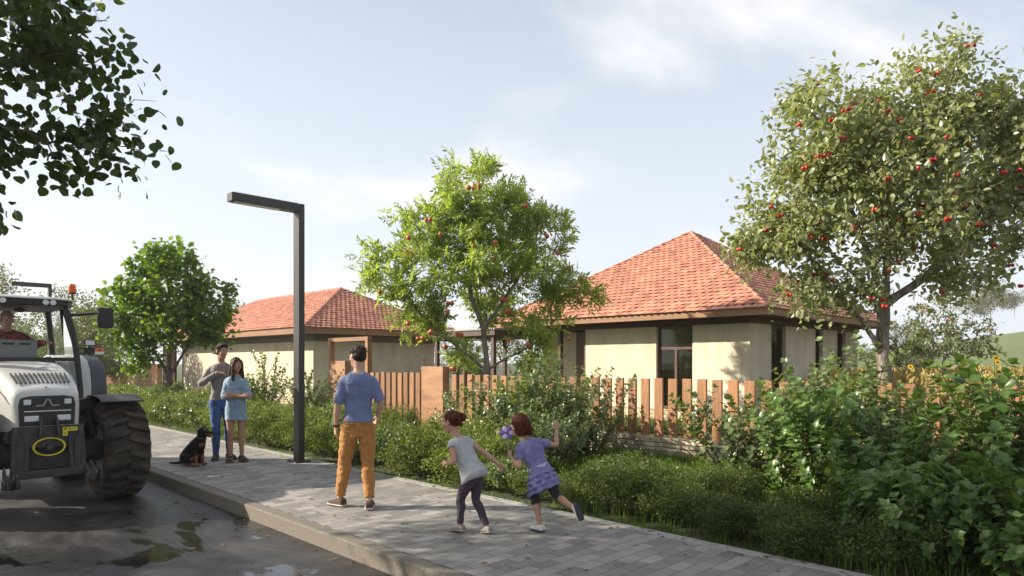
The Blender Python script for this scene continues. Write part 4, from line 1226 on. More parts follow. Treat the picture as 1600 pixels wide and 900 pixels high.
for x, y, s, k, lab in (
        (6.5, 1.95, .66, 1, 'dark glossy laurel below the red-fruited tree, left of the other broad laurels'),
        (6.05, 1.18, .70, 2, 'nearest dark glossy laurel, at the bottom right over the pavement edge'),
        (5.85, 1.50, .56, 1, 'low dark glossy laurel leaning over the pavement edge, left of the nearest laurel'),
        (5.90, .82, .66, 2, 'dark glossy laurel in the bottom right corner of the picture'),
        (6.2, 1.85, .60, 2, 'low dark glossy laurel at the right end of the clipped bushes'),
        (6.75, 1.42, .74, 1, 'broad dark glossy laurel directly below the red-fruited trunk'),
        (6.55, .80, .72, 2, 'broad dark glossy laurel at the right edge of the picture'),
        (7.0, 2.55, .78, 0, 'slender upright laurel reaching above the fence left of the red-fruited trunk'),
        (7.1, 2.95, .70, 0, 'slender upright laurel at the left end of the laurels'),
        (6.85, 1.12, .88, 0, 'tallest slender laurel near the right edge of the picture'),
        (7.5, .75, .90, 1, 'dark glossy laurel against the fence at the right edge')):
    plant(front_kinds, k, x, y, s, 1.0, lab, 'shrub')

# grass between bed and wall, and tufts along the edging
def blades(rs, P, h, w):
    n = len(P); a = rs.random(n) * 6.28; lean = rs.random(n) * .55 + .05
    D = np.stack([np.cos(a), np.sin(a), np.zeros(n)], 1); X = np.stack([-np.sin(a), np.cos(a), np.zeros(n)], 1)
    Z = np.array([0, 0, 1.0]); H = h * (.5 + .8 * rs.random(n)); W = w * (.7 + .6 * rs.random(n))
    v = [P - X * W[:, None] / 2, P + X * W[:, None] / 2]
    m = P + Z * (H * .55)[:, None] + D * (H * lean * .3)[:, None]
    v += [m - X * W[:, None] * .35, m + X * W[:, None] * .35]
    v.append(P + Z * (H * (1 - .3 * lean))[:, None] + D * (H * lean)[:, None])
    V = np.stack(v, 1).reshape(-1, 3); b = (np.arange(n) * 5)[:, None]
    return V, [np.concatenate([b, b + 1, b + 3, b + 2], 1), np.concatenate([b + 2, b + 3, b + 4], 1)]
rs = np.random.default_rng(71)
pts = []
def scatter(x0, x1, y0, y1, n):
    pts.append(np.stack([rs.uniform(x0, x1, n), rs.uniform(y0, y1, n), np.full(n, -.03)], 1))
scatter(6.9, 9.85, 2.2, 7.2, 17000); scatter(5.56, 6.3, 1.2, 5.0, 500); scatter(6.6, 9.8, 7, 16, 9000); scatter(5.58, 9.8, 16, 36, 9000); scatter(5.6, 9.8, -1, 2.4, 4000)
G = np.concatenate(pts)
keep = np.array([noise.noise(Vector((p[0] * 1.7, p[1] * 1.7, 0))) > -.35 for p in G]); G = G[keep]
V, F = blades(rs, G, .17, .011)
o = link_mesh('grass', np_mesh('grass', V, F, smooth=False), leaf_mat('grass blades', (.055, .120, .014), (.130, .195, .035), trans=.45, rough=.5))
tag(o, 'fresh green grass growing between the shrubs and the stone wall', 'grass', kind='stuff')
# thin grass on the joint between edging and bed
P2 = np.stack([5.50 + np.abs(rs.normal(size=1500)) * .05, rs.uniform(1.0, 12, 1500), np.full(1500, -.02)], 1)
V, F = blades(rs, P2, .07, .005)
# fallen leaves on the paving, the kerb and the road
nl = 420
LX = np.concatenate([rs.uniform(3.4, 5.5, 200), 5.45 - np.abs(rs.normal(size=120)) * .12, 3.17 - np.abs(rs.normal(size=60)) * .08, rs.uniform(.5, 3.1, 40)])
LY = np.concatenate([rs.uniform(1.5, 18, 200), rs.uniform(1.5, 16, 120), rs.uniform(2.5, 12, 60), rs.uniform(3, 9, 40)])
LZ = np.where(LX > 3.2, .006, -.141)
LP = np.stack([LX, LY, LZ], 1); an = rs.random(nl) * 6.28
LD = np.stack([np.cos(an), np.sin(an), rs.uniform(-.05, .2, nl)], 1)
V5, F5 = place_leaves(LP, LD, unit(np.array([0, 0, 1.]) + rs.normal(size=(nl, 3)) * .2), rs.uniform(.025, .055, nl), leaf_shape('oval'))
o = link_mesh('fallen_leaves', np_mesh('fallen_leaves', V5, F5), leaf_mat('dry leaves', (.10, .06, .02), (.22, .16, .05), trans=.1, rough=.7))
tag(o, 'scattered dry leaves lying on the pavement and along the kerb', 'leaves', kind='stuff')
o = link_mesh('edge_grass', np_mesh('edge_grass', V, F, smooth=False), leaf_mat('grass blades', (0, 0, 0), (0, 0, 0)))
tag(o, 'short wisps of grass along the pale pavement edging', 'grass', kind='stuff')
# garden grass seen through the pickets
P3 = np.stack([rs.uniform(10.4, 16.1, 16000), rs.uniform(5, 15, 16000), np.full(16000, -.02)], 1)
V, F = blades(rs, P3, .11, .016)
o = link_mesh('garden_grass', np_mesh('garden_grass', V, F, smooth=False), leaf_mat('garden grass blades', (.075, .115, .025), (.140, .175, .045), trans=.4))
tag(o, 'garden grass behind the picket fence', 'grass', kind='stuff')

# yellow grain field beyond the fence
n = 15000
yy = 15.5 + 30 * rs.random(n) ** 1.5; xx = yy * rs.uniform(.46, .98, n)
P4 = RT[None] * xx[:, None] + FW[None] * yy[:, None] + np.array([0, 0, -.05])
V1, F1 = blades(rs, P4, 1.05, .022)
top = V1.reshape(-1, 5, 3)[:, 4]; mid = V1.reshape(-1, 5, 3)[:, 2]
d = unit(top - mid)
V2, F2 = place_leaves(top - d * .03, d, unit(rs.normal(size=(n, 3))), np.full(n, .22), leaf_shape('small'))
V3, F3 = place_leaves(top - d * .03, d, unit(rs.normal(size=(n, 3))), np.full(n, .20), leaf_shape('small'))
k1 = len(V1); k2 = k1 + len(V2)
field_m = leaf_mat('ripe grain', (.30, .23, .075), (.46, .37, .14), trans=.35, rough=.6, tcol=(1.3, 1.1, .6))
o = link_mesh('grain_field', np_mesh('grain_field', np.concatenate([V1, V2, V3]), [F1[0], F1[1], F2 + k1, F3 + k2], smooth=False), field_m)
tag(o, 'yellow ripe grain standing in the field beyond the fence', 'grain', kind='stuff')

# sunflowers
def sunflower():
    t = empty('sunflower')
    rs = np.random.default_rng(8)
    mb = MB(); mb.tube([(0, 0, 0), (.02, .01, .7), (.0, -.01, 1.35), (-.05, -.03, 1.55)], [.014, .012, .010, .008], n=6); mb.build('stem', mat('green stem', (.09, .13, .03), .7), t, smooth=60)
    pos = []; D = []
    for i in range(9):
        a = i * 2.4; pos.append((0, 0, .35 + .12 * i)); D.append((math.cos(a), math.sin(a), .1))
    V, F = place_leaves(np.array(pos), np.array(D, float), np.tile([0, 0, 1.], (9, 1)), np.full(9, .24), leaf_shape('broad'))
    link_mesh('foliage', np_mesh('foliage', V, F), lm_shrub, t)
    c = np.array([-.08, -.06, 1.57]); ax = unit(np.array([-.75, -.55, .25])); u = unit(np.cross(ax, [0, 0, 1])); w = np.cross(u, ax)
    k = 34; an = np.arange(k) * 2.399
    DD = np.array([u * math.cos(a) + w * math.sin(a) + ax * (.25 if i % 2 else .1) for i, a in enumerate(an)])
    V, F = place_leaves(c + DD * .019, DD, np.tile(ax, (k, 1)), np.full(k, .046), leaf_shape('oval'))
    link_mesh('petals', np_mesh('petals', V, F), leaf_mat('yellow petals', (.62, .40, .02), (.75, .52, .04), trans=.3, tcol=(1.1, 1, .6)), t)
    mb = MB(); q = Vector(ax).to_track_quat('Z', 'Y').to_matrix(); mb.ball(Vector(c) + Vector(ax) * .01, (.027, .027, .013), rot=q); mb.build('seed_disc', mat('seed disc', (.07, .035, .012), .9, bump=.8, bscale=200), t, smooth=180)
    return t
sf = sunflower(); sfu = False
for i, (px, d, s) in enumerate(((1350, 16.2, 1.02), (1422, 16.8, .98), (1437, 17.4, 1.05), (1446, 16.0, .94), (1456, 18, .98), (1522, 16.6, .98), (1553, 16.4, 1.12), (1556, 17.2, 1.05), (1598, 17, 1.06), (1500, 18.5, 1.0))):
    o = sf if not sfu else copy_tree(sf); sfu = True
    o.location = at_px(px, d); o.scale = (s, s, s); o.rotation_euler = (0, 0, rp.uniform(-.6, .6))
    tag(o, 'yellow sunflower at the edge of the grain field around the orchard tree', 'sunflower', 'sunflowers by the field')
for px, d in ((715, 26), (722, 27), (665, 27), (730, 25)):
    o = copy_tree(sf); o.location = at_px(px, d); o.scale = (1.1, 1.1, 1.1); o.rotation_euler = (0, 0, rp.uniform(-.6, .6)); tag(o, 'yellow sunflower seen between the posts of the covered walkway', 'sunflower', 'sunflowers behind the walkway')

# small white blossoms in the grass
def daisy():
    t = empty('white_flower'); mb = MB(); mb.tube([(0, 0, 0), (.004, 0, .12), (0, .006, .23)], .003, n=5); mb.build('stem', mat('green stem', (.09, .13, .03), .7), t)
    k = 10; an = np.arange(k) * 2 * PI / k; DD = np.stack([np.cos(an), np.sin(an), np.full(k, .25)], 1)
    V, F = place_leaves(np.tile([0, .006, .23], (k, 1)) + DD * .006, DD, np.tile([0, 0, 1.], (k, 1)), np.full(k, .032), leaf_shape('oval'))
    link_mesh('petals', np_mesh('petals', V, F), mat('white petals', (.75, .74, .70), .6), t)
    return t
dz = daisy()
for i in range(9):
    o = dz if i == 0 else copy_tree(dz)
    o.location = (rp.uniform(6.7, 8.0), rp.uniform(3.9, 5.6), -.03); o.rotation_euler = (0, 0, rp.random() * 6)
    tag(o, 'small white flower standing in the grass before the stone wall', 'flower', 'white flowers in the grass')
# ------------------------------------------------------------------ tractor (nose towards -Y, origin on the road below the front axle)
paint_m = mat('pale grey paint', (.54, .545, .525), .34, var=.10, vscale=2.6, col2=(.48, .465, .42), detail=10, spec=.5, coat=.4)
plastic_m = mat('black plastic', (.020, .019, .019), .55, var=.2, vscale=20)
iron_m = mat('dark cast iron', (.040, .036, .033), .6, var=.35, vscale=9, bump=.3, bscale=40)
tyre_m = mat('dusty tyre rubber', (.026, .020, .015), .9, var=.45, vscale=6, col2=(.052, .041, .031), bump=.4, bscale=60)
rim_m = mat('dusty white rim', (.60, .57, .53), .5, var=.25, vscale=6)
lens_m = mat('clear lamp lens', (.62, .64, .66), .12, spec=.8)
chrome_m = mat('bright metal', (.6, .6, .6), .2, metal=1.0)
yellow_m = mat('yellow paint', (.72, .58, .03), .45)
orange_m = mat('orange lens', (.80, .14, .015), .25, spec=.6)
darkblue_m = mat('dark grey fender plastic', (.050, .054, .066), .5)
def clear_glass():
    m = bpy.data.materials.new('cab glass'); m.use_nodes = True; nt = m.node_tree; nt.nodes.clear()
    o = nt.nodes.new('ShaderNodeOutputMaterial'); mx = nt.nodes.new('ShaderNodeMixShader'); t = nt.nodes.new('ShaderNodeBsdfTransparent'); g = nt.nodes.new('ShaderNodeBsdfGlossy')
    g.inputs['Roughness'].default_value = .01; t.inputs['Color'].default_value = (.93, .95, .95, 1)
    fr = nt.nodes.new('ShaderNodeFresnel'); fr.inputs['IOR'].default_value = 1.18
    nt.links.new(fr.outputs[0], mx.inputs[0]); nt.links.new(t.outputs[0], mx.inputs[1]); nt.links.new(g.outputs[0], mx.inputs[2]); nt.links.new(mx.outputs[0], o.inputs['Surface'])
    return m
cab_glass = clear_glass()

def wheel(parent, cx, cy, rad, w, side, rim_r, lugs):
    """side = +1 for wheels on the +X side; parts: tyre (with chevron lugs), rim, hub."""
    wh = empty('wheel', (cx, cy, rad)); wh.parent = parent
    h = w / 2; mb = MB()
    prof = [(rim_r, -h * .72), (rim_r + .03, -h * .92), (rim_r + (rad - rim_r) * .45, -h * 1.0), (rad - .10, -h * .97), (rad - .075, -h * .84), (rad - .060, -h * .45), (rad - .055, 0),
            (rad - .060, h * .45), (rad - .075, h * .84), (rad - .10, h * .97), (rim_r + (rad - rim_r) * .45, h * 1.0), (rim_r + .03, h * .92), (rim_r, h * .72)]
    mb.lathe(prof, axis='X', n=64)
    for k in range(lugs):
        for s in (-1, 1):
            a0 = 2 * PI * (k + (.5 if s > 0 else 0)) / lugs; rings = []
            for i in range(6):
                f = i / 5; x = s * h * (-.04 + 1.02 * f); a = a0 + (.62 * f ** .85) * 2.2 / lugs * 2
                r1 = rad - .0 - .035 * max(0, (f - .55) / .45) ** 2 - (.05 if i == 5 else 0); r0 = r1 - .075
                hw = (.030 + .006 * f) / rad
                ring = []
                for aa, rr in ((a - hw * 1.25, r0), (a - hw * .8, r1), (a + hw * .8, r1), (a + hw * 1.25, r0)):
                    ring.append((x, -rr * math.sin(aa), rr * math.cos(aa)))
                rings.append(ring)
            mb.loft(rings)
    mb.build('tyre', tyre_m, wh, smooth=35)
    mb = MB(); e = h * .72
    mb.lathe([(rim_r + .025, -e - .02), (rim_r + .03, -e), (rim_r - .02, -e + .02), (rim_r - .05, -e + .10), (rim_r - .06, -.02), (.16, .02), (.0, .02)], axis='X', n=40)
    mb.lathe([(rim_r + .025, e + .02), (rim_r + .03, e), (rim_r - .02, e - .02), (rim_r - .05, e - .12), (rim_r - .07, .10), (.17, .06), (.0, .06)], axis='X', n=40)
    mb.build('rim', rim_m, wh, smooth=40)
    mb = MB(); mb.lathe([(.0, -.16), (.11, -.16), (.13, -.10), (.14, .14), (.09, .18), (.0, .18)], axis='X', n=20)
    for k in range(8):
        a = k * PI / 4; mb.lathe([(0, .10), (.018, .10), (.018, .085), (0, .085)], (0, .105 * math.cos(a), .105 * math.sin(a)), axis='X', n=6)
    mb.build('hub', iron_m, wh, smooth=40)
    return wh

def arc_sheet(mb, x0, x1, pts, th=.02):
    """A curved plate: (y, z) points swept from x0 to x1 with a thickness."""
    n = len(pts); vs = []
    for k in (0, 1):
        for i, (y, z) in enumerate(pts):
            a = pts[max(i - 1, 0)]; b = pts[min(i + 1, n - 1)]; t = Vector((b[0] - a[0], b[1] - a[1])).normalized(); nn = Vector((-t.y, t.x)) * (-th if k else 0)
            for x in (x0, x1): vs.append((x, y + nn.x, z + nn.y))
    fs = []; m = 2 * n
    for i in range(n - 1):
        a = 2 * i; fs += [(a, a + 1, a + 3, a + 2), (m + a, m + a + 2, m + a + 3, m + a + 1), (a, a + 2, m + a + 2, m + a), (a + 1, m + a + 1, m + a + 3, a + 3)]
    fs += [(0, m, m + 1, 1), (m - 2, m - 1, 2 * m - 1, 2 * m - 2)]
    mb.add(vs, fs)

def tractor():
    t = empty('tractor', (1.65, 9.86, -.147), label='pale grey tractor with open-looking glazed cab and big black tyres, coming along the road', cat='tractor')
    for s in (1, -1):
        wheel(t, s * .875, 0, .635, .52, s, .33, 22)
        wheel(t, s * .90, 2.55, .86, .56, s, .46, 24)
    # hood
    def sec(y, w, zt, zb, cr=.10):
        pts = []
        for a in range(0, 91, 18): pts.append((w - cr + cr * math.cos(R(a)), y, zt - cr * .8 + cr * .8 * math.sin(R(a))))
        for f in (.5, .0, -.5): pts.append(((w - cr) * f, y, zt + .016 * (1 - f * f)))
        for a in range(90, 181, 18): pts.append((-(w - cr) + cr * math.cos(R(a)), y, zt - cr * .8 + cr * .8 * math.sin(R(a))))
        pts += [(-w * 1.02, y, zt - .2), (-w, y, zb), (w, y, zb), (w * 1.02, y, zt - .2)]
        return pts
    mb = MB(); mb.loft([sec(y, w, zt, zb) for y, w, zt, zb in ((-.63, .285, 1.385, 1.03), (-.60, .315, 1.425, 1.0), (-.50, .335, 1.465, .98), (-.38, .35, 1.515, .96), (.0, .38, 1.63, .94), (.5, .405, 1.71, .94), (1.02, .43, 1.755, .98))])
    hood = mb.build('hood', paint_m, t, smooth=42)
    for s in (1, -1):                                          # panel seams along the hood
        mb = MB(); mb.tube([(s * .338, -.52, 1.28), (s * .362, -.38, 1.36), (s * .392, .0, 1.46), (s * .418, .5, 1.54), (s * .44, 1.0, 1.58)], .005, n=5); mb.build('seam', plastic_m, hood)
        mb = MB(); mb.tube([(s * .45, .55, 1.30), (s * .47, .35, 1.02), (s * .40, .1, .80), (s * .38, -.15, .70)], .016, n=8); mb.build('hose', plastic_m, t, smooth=60)
    mb = MB()                                                 # louvre slots in the sloping top
    for i in range(13):
        x = -.255 + i * .0425; mb.bar((x, -.42, 1.518), (x * 1.06, -.09, 1.625), .019, .012)
    mb.build('louvre', plastic_m, hood)
    mb = MB()
    for cx, cz in ((0, 1.468), (-.016, 1.442), (.016, 1.442)):    # three-lobed badge
        y = -.552 if cz > 1.46 else -.582
        mb.add([(cx, y - .004, cz + .013), (cx + .013, y - .008, cz), (cx, y - .012, cz - .013), (cx - .013, y - .008, cz)], [(0, 1, 2, 3)])
    mb.build('badge', mat('dark badge', (.10, .10, .11), .3), hood)
    mb = MB(); o2 = [(-.265, 1.035), (.265, 1.035), (.275, 1.28), (.255, 1.355), (.16, 1.375), (-.16, 1.375), (-.255, 1.355), (-.275, 1.28)]
    mb.loft([[(x, -.60, z) for x, z in o2], [(x, -.645, z) for x, z in o2], [(x * .93, -.655, 1.2 + (z - 1.2) * .92) for x, z in o2]])
    g = mb.build('grille', plastic_m, t, bevel=.006)
    for s in (1, -1):
        mb = MB(); mb.box((s * .195 - .035, -.672, 1.275), (s * .195 + .035, -.650, 1.335)); mb.build('headlight', lens_m, g, bevel=.006)
        mb = MB(); mb.box((s * .155 - .068, -.676, 1.085), (s * .155 + .068, -.650, 1.150)); mb.build('headlight', lens_m, g, bevel=.008)
    mb = MB(); mb.box((-.225, -.664, 1.195), (.225, -.652, 1.207)); mb.build('trim_strip', chrome_m, g)
    mb = MB(); mb.bar((-.11, -.662, 1.262), (-.045, -.662, 1.262), .010, .012); mb.bar((-.045, -.662, 1.262), (-.008, -.662, 1.338), .012, .012); mb.bar((.008, -.662, 1.338), (.045, -.662, 1.262), .012, .012); mb.bar((.045, -.662, 1.262), (.11, -.662, 1.262), .010, .012)
    mb.build('emblem', mat('satin grey metal', (.35, .35, .35), .35, metal=1), g)
    for s in (1, -1):                                          # side intake panel and handle of the hood
        mb = MB(); mb.add([(s * .405, .05, 1.52), (s * .425, .75, 1.60), (s * .425, .75, 1.18), (s * .40, -.05, 1.2)], [(0, 1, 2, 3)]); o = mb.build('side_panel', paint_m, hood); sd = o.modifiers.new('solid', 'SOLIDIFY'); sd.thickness = .018; sd.offset = 0
        mb = MB()
        for i in range(6): mb.bar((s * .418, .10 + i * .09, 1.26), (s * .428, .16 + i * .09, 1.48), .03, .012, up=(1, 0, 0))
        mb.build('side_louvre', plastic_m, hood)
    # chassis and axles
    mb = MB(); mb.box((-.27, -.55, .50), (.27, 1.2, .98)); mb.box((-.33, 1.2, .48), (.33, 3.0, 1.10)); mb.build('chassis', iron_m, t, bevel=.03)
    mb = MB(); mb.box((-.66, -.09, .55), (.66, .09, .74)); mb.lathe([(0, -.74), (.11, -.74), (.15, -.62), (.15, .62), (.11, .74), (0, .74)], (0, 0, .635), axis='X', n=20); mb.build('front_axle', iron_m, t, bevel=.02, smooth=40)
    mb = MB(); mb.lathe([(0, -.75), (.16, -.75), (.19, 0), (.16, .75), (0, .75)], (0, 2.55, .86), axis='X', n=20); mb.build('rear_axle', iron_m, t, smooth=40)
    mb = MB(); mb.lathe([(0, 0), (.085, 0), (.095, .02), (.095, .34), (.08, .37), (0, .37)], (.43, .42, .78), n=20); mb.build('filter_canister', mat('grey canister', (.30, .31, .31), .4), t, smooth=40)
    mb = MB(); mb.box((.34, .62, .55), (.62, 1.35, 1.05)); mb.box((.34, .55, 1.055), (.60, 1.3, 1.13)); mb.build('fuel_tank', plastic_m, t, bevel=.04)
    mb = MB(); mb.box((-.62, .62, .55), (-.34, 1.35, 1.05)); mb.build('battery_box', plastic_m, t, bevel=.04)
    for s in (1, -1):
        mb = MB(); mb.bar((s * .24, .1, 1.16), (s * .62, .2, 1.24), .10, .14); mb.bar((s * .60, .2, 1.26), (s * .66, .2, .80), .05, .08); mb.build('fender_bracket', iron_m, t, bevel=.01)
        mb = MB(); arc_sheet(mb, s * .60, s * 1.08, [(-.42, 1.27), (-.25, 1.315), (.0, 1.335), (.3, 1.325), (.55, 1.22), (.68, 1.05)], .018); mb.build('front_fender', plastic_m, t, bevel=.004, smooth=40)
    # front linkage
    L = empty('front_linkage', (0, 0, 0)); L.parent = t
    mb = MB()
    for s in (1, -1):
        mb.bar((s * .31, -.68, 1.03), (s * .335, -.74, .52), .055, .09, up=(0, 1, 0)); mb.bar((s * .22, -.70, .92), (s * .24, -.76, .50), .07, .05, up=(0, 1, 0))
        mb.bar((s * .07, -.71, 1.13), (s * .09, -.74, .92), .028, .06, up=(0, 1, 0))
    mb.box((-.30, -.70, .78), (.30, -.58, 1.02)); mb.build('mount_frame', iron_m, L, bevel=.008)
    mb = MB(); mb.bar((-.37, -.78, .50), (.37, -.78, .50), .07, .09); mb.build('cross_bar', iron_m, L, bevel=.01)
    for s in (1, -1):
        mb = MB()
        for dx in (-.035, .035):
            mb.add([(s * .38 + dx, -.70, .60), (s * .38 + dx, -.70, .48), (s * .39 + dx, -.98, .40), (s * .39 + dx, -1.13, .42), (s * .39 + dx, -1.15, .54), (s * .39 + dx, -1.08, .56), (s * .39 + dx, -1.05, .49), (s * .39 + dx, -.96, .48)], [(0, 1, 2, 3, 4, 5, 6, 7)])
        mb.lathe([(0, -.07), (.04, -.07), (.055, 0), (.04, .07), (0, .07)], (s * .39, -.99, .44), axis='X', n=14)
        o = mb.build('hook_arm', iron_m, L); sd = o.modifiers.new('solid', 'SOLIDIFY'); sd.thickness = .024; sd.offset = 0
        mb = MB(); mb.lathe([(0, .0), (.045, .0), (.045, .34), (.03, .34), (.03, .40), (0, .40)], (s * .275, -.76, .52), n=14); mb.build('lift_ram', iron_m, L, smooth=40)
    mb = MB(); vs = []; fs = []
    for i in range(40):
        a = 2 * PI * i / 40
        for k in range(8):
            b = 2 * PI * k / 8; rr = 1 + .075 * math.cos(b); vs.append((.150 * rr * math.cos(a), -.735 + .016 * math.sin(b), .795 + .098 * rr * math.sin(a)))
    for i in range(40):
        for k in range(8): fs.append((i * 8 + k, ((i + 1) % 40) * 8 + k, ((i + 1) % 40) * 8 + (k + 1) % 8, i * 8 + (k + 1) % 8))
    mb.add(vs, fs); mb.build('shaft_guard', yellow_m, L, smooth=180)
    mb = MB(); mb.lathe([(0, -.10), (.035, -.10), (.035, -.02), (.06, -.02), (.06, 0), (0, 0)], (0, -.66, .795), axis='Y', n=16); mb.build('drive_shaft', iron_m, L, smooth=40)
    mb = MB(); mb.box((.135, -.708, .905), (.185, -.7025, 1.005)); mb.box((.187, -.708, .96), (.285, -.7025, 1.005)); dec = mb.build('warning_sticker', yellow_m, L)
    mb = MB(); mb.box((.150, -.7105, .975), (.172, -.709, .992)); mb.box((.150, -.7105, .925), (.170, -.709, .93)); mb.box((.150, -.7105, .938), (.170, -.709, .943)); mb.box((.20, -.7105, .975), (.215, -.709, .992)); mb.box((.225, -.7105, .978), (.265, -.709, .982)); mb.box((.225, -.7105, .986), (.258, -.709, .99))
    mb.build('sticker_print', plastic_m, dec)
    # cab
    C = empty('cab', (0, 0, 0)); C.parent = t
    for s in (1, -1):
        mb = MB()
        mb.tube([(s * .72, 1.22, 1.06), (s * .735, 1.26, 1.35), (s * .715, 1.36, 1.80), (s * .66, 1.40, 2.25), (s * .575, 1.44, 2.60)], [.034, .036, .038, .036, .034], n=8); mb.build('front_pillar', plastic_m, C, smooth=60)
        mb = MB(); mb.tube([(s * .74, 2.05, 1.1), (s * .745, 2.08, 1.75), (s * .66, 2.08, 2.58)], .028, n=8); mb.build('door_pillar', plastic_m, C, smooth=60)
        mb = MB(); mb.tube([(s * .70, 2.90, 1.4), (s * .70, 2.88, 1.8), (s * .62, 2.80, 2.58)], .045, n=8); mb.build('rear_pillar', plastic_m, C, smooth=60)
        mb = MB(); mb.tube([(s * .72, 1.23, 1.08), (s * .73, 1.6, .98), (s * .74, 2.05, 1.10)], .026, n=8); mb.build('door_sill', plastic_m, C, smooth=60)
        mb = MB(); mb.add([(s * .725, 1.30, 1.1), (s * .74, 2.04, 1.12), (s * .735, 2.08, 1.8), (s * .66, 2.07, 2.56), (s * .60, 1.46, 2.56), (s * .70, 1.40, 1.85)], [(0, 1, 2, 3, 4, 5)]); mb.build('door_glass', cab_glass, C)
        mb = MB(); mb.add([(s * .745, 2.12, 1.75), (s * .70, 2.86, 1.8), (s * .62, 2.79, 2.55), (s * .66, 2.10, 2.55)], [(0, 1, 2, 3)]); mb.build('side_glass', cab_glass, C)
    mb = MB(); mb.bar((-.70, 1.37, 1.80), (.70, 1.37, 1.80), .06, .05); mb.build('windscreen_rail', plastic_m, C, bevel=.008)
    mb = MB(); mb.add([(-.69, 1.385, 1.82), (.69, 1.385, 1.82), (.57, 1.455, 2.56), (-.57, 1.455, 2.56)], [(0, 1, 2, 3)]); mb.build('windscreen', cab_glass, C)
    mb = MB(); mb.box((-.69, 1.42, .98), (.69, 2.9, 1.06)); mb.box((-.44, 1.30, 1.06), (.44, 1.36, 1.79)); mb.build('cab_floor', plastic_m, C, bevel=.01)
    mb = MB(); mb.box((-.62, 2.84, 1.06), (.62, 2.90, 1.62)); mb.build('rear_panel', plastic_m, C, bevel=.01)
    mb = MB(); mb.loft([[(x * a, 2.13 + (y - 2.13) * b, z) for x, y in ((-.60, 1.36), (-.45, 1.27), (.45, 1.27), (.60, 1.36), (.69, 1.55), (.69, 2.75), (.58, 2.95), (-.58, 2.95), (-.69, 2.75), (-.69, 1.55))] for a, b, z in ((.96, .97, 2.545), (1.0, 1.0, 2.555), (1.0, 1.0, 2.63))]); mb.build('roof_frame', plastic_m, C, bevel=.01)
    mb = MB(); mb.loft([[(x * a, 2.13 + (y - 2.13) * b, z) for x, y in ((-.62, 1.34), (-.45, 1.25), (.45, 1.25), (.62, 1.34), (.72, 1.55), (.72, 2.78), (.60, 2.98), (-.60, 2.98), (-.72, 2.78), (-.72, 1.55))] for a, b, z in ((1.0, 1.0, 2.633), (1.0, 1.0, 2.645), (.96, .96, 2.668), (.82, .84, 2.68))]); roof = mb.build('roof', paint_m, C, smooth=50)
    for x in (.405, .32, -.16, -.245):
        mb = MB(); mb.lathe([(0, -.012), (.034, -.012), (.040, 0), (.040, .03), (0, .03)], (x, 1.262, 2.592), axis='Y', n=18); w_ = mb.build('work_lamp', lens_m, C, smooth=40)
    mb = MB(); mb.tube([(.69, 1.62, 2.60), (.70, 1.60, 2.66), (.70, 1.60, 2.755)], .012, n=8); mb.lathe([(0, 0), (.05, 0), (.05, .02), (0, .02)], (.70, 1.60, 2.755), n=16); bs = mb.build('beacon_stalk', plastic_m, C, smooth=40)
    mb = MB(); mb.lathe([(.046, 0), (.052, .02), (.050, .10), (.038, .125), (0, .13)], (.70, 1.60, 2.775), n=20); mb.build('beacon', orange_m, C, smooth=60)
    for s in (1, -1):
        mb = MB(); mb.tube([(s * .60, 1.42, 2.44), (s * .72, 1.38, 2.44), (s * .98, 1.32, 2.475)], [.03, .02, .016], n=8); mb.build('mirror_arm', plastic_m, C, smooth=60)
        mb = MB(); mb.box((s * 1.06 - .10, 1.27, 2.26), (s * 1.06 + .10, 1.36, 2.56)); m_ = mb.build('mirror', plastic_m, C, bevel=.03, segs=4)
        mb = MB(); mb.box((s * 1.06 - .085, 1.361, 2.28), (s * 1.06 + .085, 1.366, 2.54)); mb.build('mirror_glass', chrome_m, m_)
        mb = MB(); mb.bar((s * .72, 1.36, 1.885), (s * .98, 1.34, 1.885), .03, .02); mb.bar((s * .72, 1.36, 1.955), (s * .90, 1.34, 1.955), .03, .02); mb.box((s * .87 - .07, 1.325, 1.87), (s * .87 + .07, 1.36, 1.97)); mb.build('lamp_bracket', plastic_m, C, bevel=.004)
        mb = MB(); mb.box((s * .86 - .065, 1.30, 2.0), (s * .86 + .065, 1.37, 2.08)); mb.tube([(s * .86, 1.34, 1.96), (s * .86, 1.34, 2.0)], .014, n=8); wl = mb.build('work_lamp', plastic_m, C, bevel=.008)
        mb = MB(); mb.box((s * .86 - .056, 1.291, 2.008), (s * .86 + .056, 1.298, 2.072)); mb.build('lens', lens_m, wl)
        mb = MB(); mb.box((s * .985 - .06, 1.318, 1.915), (s * .985 + .06, 1.34, 1.965)); io = mb.build('indicator', orange_m, C, bevel=.004)
        mb = MB(); mb.box((s * .985 - .06, 1.318, 1.872), (s * .985 + .06, 1.34, 1.914)); mb.build('position_lamp', mat('white lens', (.7, .7, .68), .3), C, bevel=.004)
        mb = MB(); mb.lathe([(0, -.004), (.016, -.004), (.016, 0), (0, 0)], (s * .985, 1.316, 1.938), axis='Y', n=14); mb.build('reflector', mat('dark red lens', (.25, .02, .01), .3), io)
        prof = [(1.66, 1.20), (1.66, 1.42), (1.74, 1.64), (1.92, 1.79), (2.2, 1.86), (2.6, 1.87), (3.0, 1.80), (3.35, 1.60), (3.5, 1.3)]
        mb = MB(); arc_sheet(mb, s * .56, s * .96, prof, .03); mb.build('rear_fender', paint_m, t, bevel=.006, smooth=50)
        mb = MB(); arc_sheet(mb, s * .963, s * 1.17, [(y + .02, z - .02) for y, z in prof], .03); mb.build('fender_flare', darkblue_m, t, bevel=.02, smooth=50)
